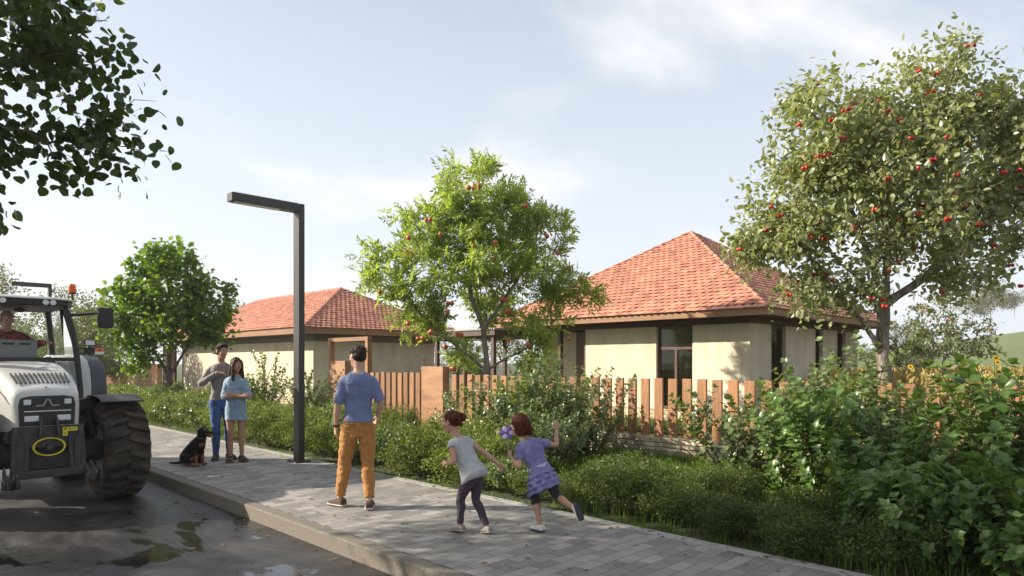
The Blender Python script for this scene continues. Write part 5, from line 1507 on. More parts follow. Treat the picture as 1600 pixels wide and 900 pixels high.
    mb = MB(); mb.ball((.10, 1.75, 2.50), (.075, .02, .035)); mb.tube([(.10, 1.75, 2.50), (.10, 1.75, 2.56)], .008, n=6); mb.build('cab_mirror', plastic_m, C, smooth=60)
    grey_in = mat('grey dashboard plastic', (.20, .20, .20), .6)
    mb = MB(); mb.box((-.20, 1.52, 1.80), (.27, 1.72, 2.07)); dash = mb.build('dashboard', grey_in, C, bevel=.03, segs=3)
    mb = MB(); mb.box((-.13, 1.512, 2.0), (.0, 1.519, 2.03)); mb.box((.06, 1.512, 2.0), (.19, 1.519, 2.03)); mb.build('dash_vent', plastic_m, dash)
    mb = MB(); vs = []; fs = []; q = Matrix.Rotation(R(-38), 3, 'X')
    for i in range(36):
        a = 2 * PI * i / 36
        for k in range(8):
            b = 2 * PI * k / 8; p = q @ Vector(((.19 + .014 * math.cos(b)) * math.cos(a), (.19 + .014 * math.cos(b)) * math.sin(a), .014 * math.sin(b))); vs.append((p.x + .03, p.y + 1.83, p.z + 2.06))
    for i in range(36):
        for k in range(8): fs.append((i * 8 + k, ((i + 1) % 36) * 8 + k, ((i + 1) % 36) * 8 + (k + 1) % 8, i * 8 + (k + 1) % 8))
    mb.add(vs, fs)
    for a in (90, 210, 330): mb.bar((.03, 1.83, 2.05), Vector((.03, 1.83, 2.06)) + q @ Vector((.19 * math.cos(R(a)), .19 * math.sin(R(a)), 0)), .03, .012)
    mb.bar((.03, 1.83, 2.05), (.03, 1.66, 1.85), .05, .05); mb.build('steering_wheel', plastic_m, C, smooth=40)
    mb = MB(); mb.box((-.24, 2.12, 1.48), (.28, 2.62, 1.60)); mb.box((-.22, 2.60, 1.58), (.26, 2.72, 2.12)); mb.box((-.10, 2.2, 1.06), (.14, 2.55, 1.48)); mb.build('seat', plastic_m, C, bevel=.04, segs=3)
    return t
tractor()
# ------------------------------------------------------------------ people and the dog
def solidify_union(name, mb, voxel, smooth=4, m=None, parent=None, wrinkle=None, loc=None):
    """Fuse overlapping shapes into one continuous surface, smooth it and add folds."""
    me = mb.mesh(name + '_raw')
    o = bpy.data.objects.new(name + '_raw', me); COL.objects.link(o)
    r = o.modifiers.new('r', 'REMESH'); r.mode = 'VOXEL'; r.voxel_size = voxel; r.use_smooth_shade = True
    s = o.modifiers.new('s', 'SMOOTH'); s.factor = .5; s.iterations = smooth
    dg = bpy.context.evaluated_depsgraph_get(); dg.update()
    me2 = bpy.data.meshes.new_from_object(o.evaluated_get(dg), depsgraph=dg)
    bpy.data.objects.remove(o); bpy.data.meshes.remove(me)
    me2.name = name; me2.materials.clear()
    if wrinkle:
        amp, fx, fz = wrinkle; n = len(me2.vertices)
        co = np.empty(n * 3, np.float32); me2.vertices.foreach_get('co', co); co = co.reshape(-1, 3)
        no = np.empty(n * 3, np.float32); me2.vertices.foreach_get('normal', no); no = no.reshape(-1, 3)
        d = np.array([noise.noise(Vector((c[0] * fx, c[1] * fx, c[2] * fz + c[0] * fx * .6))) + .5 * noise.noise(Vector((c[0] * fx * 2.3, c[1] * fx * 2.3, c[2] * fz * 2.1 + 5))) for c in co])
        me2.vertices.foreach_set('co', (co + no * (d * amp)[:, None]).astype(np.float32).ravel())
    me2.polygons.foreach_set('use_smooth', np.ones(len(me2.polygons), dtype=bool)); me2.update()
    return link_mesh(name, me2, m, parent, loc)

def smooth_path(pts, radii, sub=6):
    """Catmull-Rom through joints."""
    P = [Vector(p) for p in pts]; out = []; rr = []
    for i in range(len(P) - 1):
        p0 = P[max(i - 1, 0)]; p1 = P[i]; p2 = P[i + 1]; p3 = P[min(i + 2, len(P) - 1)]
        for k in range(sub):
            t = k / sub
            out.append(.5 * ((2 * p1) + (p2 - p0) * t + (2 * p0 - 5 * p1 + 4 * p2 - p3) * t * t + (3 * p1 - p0 - 3 * p2 + p3) * t ** 3))
            u = t * t * (3 - 2 * t); rr.append(radii[i] * (1 - u) + radii[i + 1] * u)
    out.append(P[-1]); rr.append(radii[-1])
    return out, rr

SKIN = {}
def skin_mat(name, c):
    if name not in SKIN:
        m = mat(name, c, .48, var=.08, vscale=9, spec=.4)
        b = m.node_tree.nodes['Principled BSDF']; b.inputs['Subsurface Weight'].default_value = .08; b.inputs['Subsurface Radius'].default_value = (.012, .005, .003); b.inputs['Subsurface Scale'].default_value = 1.0
        SKIN[name] = m
    return SKIN[name]
def cloth_mat(name, c, var=.15, bump=.35, rough=.85):
    m = mat(name, c, rough, var=var, vscale=16, bump=.75, bscale=17, bdist=.022, stretch=(1, 1, .75), detail=4)
    b = m.node_tree.nodes['Principled BSDF']; b.inputs['Sheen Weight'].default_value = .12
    return m

class Figure:
    """Joints in metres in the person's own frame: +Y ahead, +X to the person's right."""
    TORSO = [(.80, .120, .098), (.86, .158, .112), (.93, .168, .120), (1.00, .155, .108), (1.08, .142, .102), (1.18, .152, .110), (1.30, .172, .118), (1.38, .178, .112), (1.435, .160, .098), (1.475, .110, .080), (1.51, .066, .064)]
    def __init__(self, S, J, girth=1.0, head=1.0):
        self.S = S; self.J = {k: Vector(v) for k, v in J.items()}; self.g = girth; self.hs = head
        J = self.J
        self.hip_ax = (J['hipR'] - J['hipL']).normalized(); self.sh_ax = (J['shR'] - J['shL']).normalized()
        self.pel = (J['hipR'] + J['hipL']) / 2 + Vector((0, 0, .03 * S)); self.shc = (J['shR'] + J['shL']) / 2
        f = J.get('face', Vector((0, 1, 0))).normalized(); up = (J['head'] - self.shc).normalized()
        if 'headup' in J: up = J['headup'].normalized()
        r = f.cross(up).normalized(); f = up.cross(r).normalized()
        self.hb = Matrix((r, f, up)).transposed()
    def spine(self, z):
        """Torso frame at a standard height z (metres of a 1.8 m figure)."""
        t = (z - .93) / (1.42 - .93); up = (self.shc - self.pel)
        L = up.length; upn = up.normalized()
        bow = .02 * self.S * math.sin(PI * max(0, min(1, t)))
        tt = max(0, min(1, t)); side = self.hip_ax.lerp(self.sh_ax, tt); side = (side - upn * side.dot(upn)).normalized()
        fwd = upn.cross(side)
        ref = Vector((0, 0, 1)); dn = ref.lerp(upn, max(0, min(1, 1 + t * 2))) if t < 0 else upn
        c = self.pel + upn * L * tt
        if t < 0: c = self.pel + ref * (t * (1.42 - .93) * self.S)
        if t > 1: c = self.shc + (self.J['head'] - self.shc).normalized() * ((t - 1) * (1.42 - .93) * self.S)
        return c + fwd * bow, side, fwd
    def torso(self, mb, z0, z1, off=0.0, flare=0.0, n=20, extra=None):
        rings = []; zs = [z for z in np.linspace(z0, z1, 16)]
        T = self.TORSO; Z = [t[0] for t in T]
        for z in zs:
            a = float(np.interp(z, Z, [t[1] for t in T])) * self.S * self.g; b = float(np.interp(z, Z, [t[2] for t in T])) * self.S * self.g
            c, s, f = self.spine(z); k = max(0, (1.08 - z)) * flare; o = off + k * self.S
            if extra: a, b, c = extra(z, a, b, c, f)
            ring = []
            for i in range(n):
                an = 2 * PI * i / n; cx, sx = math.cos(an), math.sin(an); e = .82
                ring.append(c + s * (math.copysign(abs(cx) ** e, cx) * (a + o)) + f * (math.copysign(abs(sx) ** e, sx) * (b + o)))
            rings.append(ring)
        mb.loft(rings)
        if z1 > 1.44:                                          # slope of the shoulders up to the neck
            upn = (self.J['head'] - self.shc).normalized()
            for sd in 'LR':
                sh = self.J['sh' + sd]; p, r = smooth_path([self.shc.lerp(sh, .82) - upn * .012 * self.S, self.shc.lerp(sh, .5) + upn * .022 * self.S, self.shc.lerp(sh, .16) + upn * .062 * self.S], [(.040 * self.g) * self.S + off * .7, .046 * self.S + off * .6, .044 * self.S + off * .3])
                mb.tube(p, r, n=12)
    def arm(self, mb, side, off=0.0, t1=1.0, cuff=0.0):
        J = self.J; S = self.S; sh, el, wr = J['sh' + side], J['el' + side], J['wr' + side]; g = self.g
        inn = self.shc.lerp(sh, .45); sh0 = sh; sh = self.shc.lerp(sh, .90) - (self.J['head'] - self.shc).normalized() * .030 * S
        pts = [inn, sh, sh.lerp(el, .5), el, el.lerp(wr, .35), wr]; rad = [.046 * g, .050 * g, .046 * g, .038 * g, .040 * g, .026 * g]
        p, r = smooth_path(pts, [x * S + off for x in rad])
        k = max(3, int(2 * 6 + (len(p) - 12 - 1) * 0 + 1 + (len(p) - 13) * 0)) if False else None
        m = len(p) - 1; start = 6; end = start + int((m - start) * t1)
        p, r = p[:end + 1], r[:end + 1]
        if cuff: r = [x + cuff * (i / len(r)) for i, x in enumerate(r)]
        mb.tube(p, r, n=14)
    def leg(self, mb, side, off=0.0, t1=1.0, loose=0.0):
        J = self.J; S = self.S; h, k, a = J['hip' + side], J['kn' + side], J['an' + side]; g = self.g
        back = (h.lerp(a, .5) - k); 
        calf = k.lerp(a, .3) + (Vector((0, -.012 * S, 0)))
        pts = [h + Vector((0, 0, .02 * S)), h.lerp(k, .35), k, calf, k.lerp(a, .7), a]; rad = [.094 * g, .084 * g, .056 * g, .056 * g, .042 * g, .036 * g]
        p, r = smooth_path(pts, [x * S + off for x in rad]); m = len(p) - 1; end = int(m * t1)
        r = [x + loose * S * min(1, i / m * 2) for i, x in enumerate(r)]
        mb.tube(p[:end + 1], r[:end + 1], n=16)
    def foot(self, mb, side, off=0.0, sole=False, toe_up=0.0):
        J = self.J; S = self.S; a = J['an' + side]; d = J['toe' + side].normalized()
        up = J.get('footup' + side, Vector((0, 0, 1))); up = (up - d * up.dot(d)).normalized(); s = d.cross(up)
        base = a - up * .082 * S
        prof = [(-.075, .026, .05), (-.06, .036, .075), (-.02, .037, .095), (.03, .038, .085), (.08, .043, .060), (.13, .046, .045), (.165, .038, .036), (.185, .018, .026)]
        rings = []
        for y, w, h in prof:
            ring = []
            w2 = (w + off / S + (.004 if sole else 0)); h2 = (.02 if sole else h + off / S)
            for i in range(12):
                an = 2 * PI * i / 12; cx, sx = math.cos(an), math.sin(an)
                zz = (h2 / 2) * (1 + math.copysign(abs(sx) ** .6, sx))
                ring.append(base + d * (y * (1.03 if sole else 1)) * S + s * (w2 * S * math.copysign(abs(cx) ** .8, cx)) + up * (zz * S - (0 if not sole else 0)))
            rings.append(ring)
        mb.loft(rings)
    def hand(self, mb, side, curl=.35, roll=None, dirv=None, spread=.012):
        J = self.J; S = self.S * (1.0 if self.S > .8 else 1.05); el, wr = J['el' + side], J['wr' + side]
        d = (Vector(dirv) if dirv is not None else (wr - el)).normalized()
        pn = Vector(roll) if roll is not None else Vector((-1 if side == 'R' else 1, 0, 0))       # the way the palm faces
        pn = (pn - d * pn.dot(d)).normalized(); s = d.cross(pn)                                    # across the palm
        th = J['thumb' + side] if 'thumb' + side in J else Vector((0, 1, .2))
        if s.dot(th) < 0: s = -s                                                                   # s points to the thumb side
        rings = []
        for y, w, h in ((-.02, .026, .019), (.015, .030, .018), (.05, .040, .016), (.085, .042, .014), (.098, .038, .011)):
            ring = []
            for i in range(12):
                an = 2 * PI * i / 12; ring.append(wr + d * y * S + s * math.cos(an) * w * S + pn * math.sin(an) * h * S)
            rings.append(ring)
        mb.loft(rings)
        for k, (o, L) in enumerate(((.031, .070), (.0105, .080), (-.0105, .074), (-.031, .058))):
            p = wr + d * .085 * S + s * o * S; dd = (d + s * (o / .031) * .10).normalized(); pts = [p]; an = curl * .5
            for j, f in enumerate((.45, .32, .23)):
                an += curl * (.9 if j else .5); v = dd * math.cos(an) + pn * math.sin(an); p = p + v * L * f * S; pts.append(p)
            mb.tube(pts, [.0092 * S, .0086 * S, .0080 * S, .0066 * S], n=8)
        p = wr + d * .022 * S + s * .026 * S; v1 = (d * .65 + s * .65 + pn * .35).normalized(); v2 = (d * .85 + s * .15 + pn * .45).normalized()
        mb.tube([p, p + v1 * .038 * S, p + (v1 * .038 + v2 * .030) * S, p + (v1 * .038 + v2 * .052) * S], [.013 * S, .011 * S, .0098 * S, .0078 * S], n=8)
    def hp(self, x, y, z):
        k = self.S ** .45 * self.hs
        return self.J['head'] + self.hb @ (Vector((x, y, z)) * k)
    def hk(self):
        return self.S ** .45 * self.hs
    def head(self, mb):
        k = self.hk(); b = self.hb
        mb.ball(self.hp(0, -.010, .030), (.076 * k, .098 * k, .088 * k), n=20, m=14, rot=b)
        rings = []
        for y, z, a, d in ((.008, .05, .068, .078), (.012, .0, .066, .078), (.018, -.035, .060, .072), (.026, -.07, .052, .062), (.036, -.098, .042, .048), (.046, -.118, .026, .028)):
            rings.append([self.hp(a * math.cos(2 * PI * i / 18), y + d * math.sin(2 * PI * i / 18), z) for i in range(18)])
        mb.loft(rings)
        mb.tube([self.hp(0, .088, .022), self.hp(0, .098, .0), self.hp(0, .110, -.024), self.hp(0, .098, -.034)], [.008 * k, .009 * k, .013 * k, .010 * k], n=8)
        for s in (1, -1):
            mb.ball(self.hp(s * .012, .096, -.028), (.009 * k, .010 * k, .008 * k), n=8, m=6, rot=b)
            mb.ball(self.hp(s * .078, -.008, -.002), (.010 * k, .020 * k, .031 * k), n=10, m=8, rot=b)
            mb.ball(self.hp(s * .030, .082, .026), (.024 * k, .010 * k, .007 * k), n=10, m=6, rot=b)
            mb.ball(self.hp(s * .040, .060, -.030), (.024 * k, .024 * k, .022 * k), n=10, m=8, rot=b)
        mb.ball(self.hp(0, .080, -.062), (.026 * k, .014 * k, .014 * k), n=12, m=8, rot=b)
        # neck
        c, s_, f = self.spine(1.46); p0 = c; p1 = self.hp(0, -.018, -.05)
        mb.tube([p0 - (p1 - p0) * .2, p0, p0.lerp(p1, .5), p1], [.075 * self.S * self.g, .062 * self.S * self.g, .054 * self.S * self.g, .056 * k], n=16)
    def body(self, label, skin, loc, rz, curlL=.35, curlR=.35, rollL=None, rollR=None, dirL=None, dirR=None, feet=True):
        mb = MB(); self.torso(mb, .80, 1.51); self.head(mb)
        for sd in 'LR':
            self.arm(mb, sd); self.leg(mb, sd); self.foot(mb, sd)
        self.hand(mb, 'L', curlL, rollL, dirL); self.hand(mb, 'R', curlR, rollR, dirR)
        o = solidify_union('person', mb, .0052 * max(.62, self.S), 3, skin, None, None, loc)
        o.rotation_euler = (0, 0, rz); tag(o, label, 'person'); self.o = o
        return o
    def face_parts(self, brow, lip=(.42, .16, .13), smile=True):
        k = self.hk(); white = mat('eye white', (.70, .68, .65), .25); iris = mat('dark iris', (.035, .022, .015), .2)
        for s in (1, -1):
            mb = MB(); c = self.hp(s * .031, .0795, .010); mb.ball(c, .0125 * k, n=12, m=8)
            mb.cur = 1; mb.ball(c + self.hb @ Vector((0, .0085, 0)) * k, (.0062 * k, .0052 * k, .0062 * k), n=10, m=6, rot=self.hb)
            mb.build('eye', [white, iris], self.o, smooth=180)
            mb = MB(); mb.tube([self.hp(s * .014, .0935, .028), self.hp(s * .032, .091, .034), self.hp(s * .050, .078, .029)], [.0034 * k, .0042 * k, .0024 * k], n=6); mb.build('eyebrow', brow, self.o, smooth=180)
        mb = MB(); d = .006 if smile else .0
        mb.tube([self.hp(-.028, .081, -.060 + d), self.hp(-.012, .0925, -.0655), self.hp(.012, .0925, -.0655), self.hp(.028, .081, -.060 + d)], [.0028 * k, .0062 * k, .0062 * k, .0028 * k], n=8); m_ = mb.build('mouth', mat('lips', lip, .4), self.o, smooth=180)
        if smile:
            mb = MB(); mb.tube([self.hp(-.018, .0915, -.0625), self.hp(0, .0975, -.0655), self.hp(.018, .0915, -.0625)], [.0018 * k, .0038 * k, .0018 * k], n=6); mb.build('teeth', white, m_, smooth=180)
    def hair(self, style, m):
        k = self.hk(); b = self.hb; mb = MB()
        if style in ('short', 'quiff', 'buns', 'balding'):
            up = .0 if style != 'balding' else -.012
            if style != 'balding':
                mb.ball(self.hp(0, -.020, .048), (.083 * k, .098 * k, .084 * k), n=20, m=14, rot=b)
            mb.ball(self.hp(0, -.045, .005 + up), (.080 * k, .074 * k, .075 * k), n=18, m=12, rot=b)
            for s in (1, -1): mb.ball(self.hp(s * .068, .012, .03), (.014 * k, .024 * k, .040 * k), n=10, m=8, rot=b)
        if style == 'quiff':
            for x in (-.045, -.02, .01, .035): mb.ball(self.hp(x, .060, .112 - abs(x) * .35), (.026 * k, .030 * k, .022 * k), n=10, m=8, rot=b)
            mb.ball(self.hp(0, .0, .112), (.066 * k, .078 * k, .032 * k), n=14, m=8, rot=b)
        if style == 'buns':
            for s in (1, -1): mb.ball(self.hp(s * .088, -.060, .030), (.042 * k, .044 * k, .048 * k), n=12, m=10, rot=b)
            mb.ball(self.hp(.075, -.110, .035), (.050 * k, .048 * k, .052 * k), n=12, m=10, rot=b); mb.ball(self.hp(-.07, -.10, .05), (.040 * k, .042 * k, .044 * k), n=12, m=10, rot=b); mb.ball(self.hp(0, -.122, -.04), (.022 * k, .02 * k, .034 * k), n=10, m=8, rot=b)
        if style == 'long':
            mb.ball(self.hp(0, -.018, .045), (.086 * k, .102 * k, .088 * k), n=20, m=14, rot=b)
            rings = []
            for z, a, d, y in ((.06, .086, .10, -.018), (-.02, .092, .085, -.035), (-.10, .098, .070, -.045), (-.17, .100, .058, -.045), (-.24, .085, .045, -.045)):
                rings.append([self.hp(a * math.cos(2 * PI * i / 18), y + d * math.sin(2 * PI * i / 18) * (.75 if math.sin(2 * PI * i / 18) > 0 else 1), z) for i in range(18)])
            mb.loft(rings)
            for s in (1, -1): mb.tube([self.hp(s * .058, .048, .085), self.hp(s * .080, .050, .02), self.hp(s * .082, .052, -.08), self.hp(s * .085, .070, -.17), self.hp(s * .080, .082, -.27)], [.016 * k, .020 * k, .026 * k, .034 * k, .020 * k], n=10)
        if style == 'bob':
            mb.ball(self.hp(0, -.018, .040), (.094 * k, .110 * k, .094 * k), n=20, m=14, rot=b)
            rings = []
            for z, a, d, y in ((.05, .094, .105, -.02), (-.02, .102, .098, -.028), (-.08, .106, .088, -.035), (-.125, .098, .075, -.038)):
                rings.append([self.hp(a * math.cos(2 * PI * i / 18), y + d * math.sin(2 * PI * i / 18) * (.55 if math.sin(2 * PI * i / 18) > 0 else 1), z) for i in range(18)])
            mb.loft(rings)
        hr = solidify_union('hair', mb, .0055, 2, m, self.o, wrinkle=(.0065, 42, 11))
        rs = random.Random(int(self.S * 1000) + len(style)); lk = MB()                       # loose locks over the mass
        if style in ('bob', 'long'):
            low = -.135 if style == 'bob' else -.25
            for i in range(70):
                a = rs.uniform(-.25, PI + .25) + PI; w = rs.uniform(.97, 1.06)
                if style == 'bob': A, Bd, cy = .104, .106, -.022
                else: A, Bd, cy = .092, .100, -.028
                pts = []
                for t in (0, .3, .6, .85, 1.0):
                    z = .125 + (low + rs.uniform(-.01, .02) - .125) * t; e = min(1, .25 + 1.4 * t ** .7) if t < .55 else 1.0 - .08 * (t - .55)
                    aa = a + rs.uniform(-.05, .05)
                    pts.append(self.hp(A * w * e * math.cos(aa), cy + Bd * w * e * math.sin(aa), z))
                p, r = smooth_path(pts, [.003 * k, .0055 * k, .006 * k, .0045 * k, .0015 * k], 3); lk.tube(p, r, n=5)
        else:
            for i in range(90):
                a = rs.random() * 2 * PI; th = rs.uniform(.15, 1.5); st = Vector((math.cos(a) * math.sin(th), math.sin(a) * math.sin(th), math.cos(th)))
                if st.y > .55 and st.z < .75: continue
                c0 = Vector((0, -.020, .048)); q0 = c0 + Vector((st.x * .083, st.y * .098, st.z * .084)); d0 = Vector((st.x * .5, -.5 + st.y * .4, -.5)).normalized()
                q1 = q0 + d0 * .022 + st * .0015; q2 = q0 + d0 * .042 - st * .004
                lk.tube([self.hp(*q0), self.hp(*q1), self.hp(*q2)], [.0016 * k, .0036 * k, .0010 * k], n=5)
        if style != 'balding': lk.build('lock', m, hr, smooth=180)
        return hr
    def top(self, name, m, hem=.90, sleeve=.5, off=.013, flare=0.0, wrinkle=(.006, 9, 14), neck=1.49, extra=None, cuff=.006):
        mb = MB(); self.torso(mb, hem, neck, off, flare, extra=extra)
        for sd in 'LR': self.arm(mb, sd, off, sleeve, cuff)
        return solidify_union(name, mb, .0065 * max(.7, self.S), 3, m, self.o, wrinkle=wrinkle)
    def bottoms(self, name, m, waist=.99, leg=.96, off=.012, loose=.010, wrinkle=(.006, 8, 12)):
        mb = MB(); self.torso(mb, .79, waist, off * .8)
        for sd in 'LR': self.leg(mb, sd, off, leg, loose)
        return solidify_union(name, mb, .0065 * max(.7, self.S), 3, m, self.o, wrinkle=wrinkle)
    def shoes(self, m, sole_m, name='shoe', high=0.0):
        for sd in 'LR':
            mb = MB(); self.foot(mb, sd, .008)
            if high:
                a = self.J['an' + sd]; mb.tube([a - Vector((0, 0, .03 * self.S)), a + Vector((0, 0, high))], .046 * self.S, n=14)
            s = solidify_union(name, mb, .006 * max(.7, self.S), 2, m, self.o)
            mb = MB(); self.foot(mb, sd, .010, sole=True); mb.build('sole', sole_m, s, smooth=60)

def ground_pt(px, d):
    p = at_px(px, d); return (p[0], p[1], .002)

hair_brown = mat('dark brown hair', (.026, .014, .010), .55, spec=.2, var=.4, vscale=30, stretch=(3, 3, .5), bump=.8, bscale=45, bdist=.01)
hair_long = mat('long brown hair', (.042, .018, .012), .5, spec=.25, var=.4, vscale=30, stretch=(3, 3, .5), bump=.8, bscale=45, bdist=.01)
hair_red = mat('red brown hair', (.080, .017, .009), .55, spec=.15, var=.45, vscale=30, stretch=(3, 3, .5), bump=.8, bscale=45, bdist=.01)
hair_grey = mat('grey hair', (.22, .20, .19), .6, var=.3, vscale=30)
skin_a = skin_mat('fair skin', (.50, .29, .205)); skin_b = skin_mat('tanned skin', (.42, .225, .150)); skin_c = skin_mat('ruddy skin', (.46, .235, .175))

# man in orange trousers, seen from behind, walking on along the pavement
def man_in_orange():
    J = dict(hipL=(-.09, 0, .90), hipR=(.09, 0, .90), knL=(-.145, .095, .49), anL=(-.195, .12, .088), knR=(.100, .02, .49), anR=(.115, -.13, .092), toeL=(-.62, .78, 0), toeR=(.12, 1, 0),
             shL=(-.168, .01, 1.42), shR=(.168, -.01, 1.42), elL=(-.225, -.01, 1.14), wrL=(-.240, .055, .90), elR=(.245, -.05, 1.16), wrR=(.215, .10, .99), head=(-.01, .035, 1.675), face=(-.55, .85, -.02), headup=(-.02, .08, 1), thumbL=(0, 1, 0), thumbR=(0, 1, .3))
    f = Figure(1.0, J, girth=.92); f.body('man in a blue T-shirt and orange trousers walking away along the pavement, seen from behind', skin_a, ground_pt(560, 7.40), R(-30), rollL=(1, .2, 0), rollR=(-1, .1, 0), curlL=.4, curlR=.4)
    f.face_parts(hair_brown); f.hair('short', hair_brown)
    f.top('shirt', cloth_mat('blue jersey', (.135, .165, .290)), hem=.955, sleeve=.47, off=.014, flare=.03)
    tr = f.bottoms('trousers', cloth_mat('orange cotton twill', (.37, .165, .038), var=.14), waist=1.0, leg=.965, off=.016, loose=.006, wrinkle=(.012, 7, 13))
    c, s, fw = f.spine(.905)
    for sd in (-1, 1):                                        # back pockets
        mb = MB(); p = c + s * sd * .085 - fw * .128; mb.bar(p - s * .06 + Vector((0, 0, .03)), p + s * .06 + Vector((0, 0, .03)), .010, .008); mb.build('pocket_flap', mat('dark orange seam', (.24, .085, .014), .9), tr)
    f.shoes(cloth_mat('brown suede', (.070, .038, .026)), mat('pale rubber sole', (.45, .41, .36), .7))
    w = Vector(J['wrL']); d = (w - Vector(J['elL'])).normalized(); q = d.to_track_quat('Z', 'Y').to_matrix()
    mb = MB(); mb.lathe([(.0315, -.011), (.034, -.011), (.034, .011), (.0315, .011)], n=20, closed=True); mb.v = [tuple(w - d * .015 + q @ Vector(v)) for v in mb.v]; wt_ = mb.build('wristwatch', plastic_m, f.o, smooth=40)
    mb = MB(); mb.lathe([(0, 0), (.017, 0), (.017, .009), (0, .009)], n=16); mb.v = [tuple(w - d * .015 + Vector((-.034, 0, 0)) + Matrix.Rotation(R(-90), 3, 'Y') @ Vector(v)) for v in mb.v]; mb.build('watch_face', chrome_m, wt_, smooth=40)
man_in_orange()

def couple():
    S = 1.055
    J = dict(hipL=(-.095, 0, .955), hipR=(.095, 0, .955), knL=(-.11, .03, .52), anL=(-.13, -.02, .092), knR=(.085, .035, .52), anR=(.085, .01, .092), toeL=(-.3, 1, 0), toeR=(.25, 1, 0),
             shL=(-.185, .02, 1.505), shR=(.185, -.01, 1.505), elL=(-.29, -.02, 1.23), wrL=(-.20, .16, 1.10), elR=(.315, .05, 1.255), wrR=(.085, .215, 1.44), head=(.0, .04, 1.78), face=(-.42, .9, -.03), headup=(-.05, .05, 1), thumbL=(0, .3, 1), thumbR=(-.3, 0, 1))
    f = Figure(S, J, girth=.95); f.body('tall man in grey long-sleeved shirt and blue jeans, hand on the shoulder of the woman', skin_b, ground_pt(346, 11.05), R(165), curlR=.5, rollR=(-.2, -.3, -1), curlL=.4, rollL=(1, 0, 0), dirR=(-.9, .15, -.12))
    f.face_parts(hair_brown); f.hair('quiff', hair_brown)
    f.top('shirt', cloth_mat('grey knit', (.210, .185, .170)), hem=.93, sleeve=.97, off=.011, flare=.02, cuff=.002)
    f.bottoms('jeans', cloth_mat('blue denim', (.040, .095, .245), var=.35), waist=1.0, leg=.97, off=.008, loose=.006)
    f.shoes(cloth_mat('dark leather shoe', (.030, .022, .018)), plastic_m)
    S = .945
    J = dict(hipL=(-.09, 0, .86), hipR=(.09, 0, .86), knL=(-.075, .03, .46), anL=(-.085, .0, .088), knR=(.085, .02, .46), anR=(.085, -.03, .088), toeL=(-.38, 1, 0), toeR=(.20, 1, 0),
             shL=(-.140, .0, 1.325), shR=(.140, .0, 1.325), elL=(-.180, .075, 1.07), wrL=(.045, .205, 1.085), elR=(.185, .08, 1.06), wrR=(-.075, .235, 1.06), head=(.0, .03, 1.565), face=(-.42, .9, -.02), headup=(-.06, .04, 1), thumbL=(0, .2, 1), thumbR=(0, .2, 1))
    f = Figure(S, J, girth=.90, head=.98); f.body('smiling woman in a short blue denim dress with folded arms and long brown hair', skin_b, ground_pt(369, 10.80), R(160), curlL=.45, curlR=.4, rollL=(0, -1, 0), rollR=(0, -1, 0))
    f.face_parts(hair_brown); f.hair('long', hair_long)
    dn = cloth_mat('pale denim', (.215, .310, .400), var=.22)
    def cut(z, a, b, c, fw):
        k = min(1.0, max(0.0, (1.32 - z) / .25)); a2 = max(a, .138 * S); b2 = max(b, .108 * S)
        return a * (1 - k) + a2 * k, b * (1 - k) + b2 * k, c
    mbx = f.top('dress', dn, hem=.705, sleeve=.80, off=.014, flare=.075, extra=cut, wrinkle=(.007, 9, 10))
    c, s, fw = f.spine(1.36)
    for sd in (1, -1):                                         # collar and pocket flaps
        mb = MB(); mb.bar(f.spine(1.47)[0] + s * sd * .02 + fw * .085, f.spine(1.46)[0] + s * sd * .075 + fw * .05, .012, .04, up=fw); mb.build('collar', dn, mbx, bevel=.003)
        mb = MB(); p = f.spine(1.27)[0] + s * sd * .075 + fw * .122; mb.bar(p - s * .04, p + s * .04, .012, .022); mb.build('pocket_flap', dn, mbx, bevel=.003)
    mb = MB()
    for z in (1.40, 1.33, 1.26, 1.02, .94, .86, .78):
        c, s, fw = f.spine(z); mb.ball(c + fw * ((.112 if z > 1.1 else .123) * S + .018 + max(0, 1.08 - z) * .07), .006, n=8, m=6)
    mb.build('button', mat('horn button', (.5, .45, .38), .4), mbx, smooth=180)
    f.shoes(cloth_mat('dark brown suede', (.036, .022, .017)), mat('brown sole', (.12, .06, .035), .7))
couple()

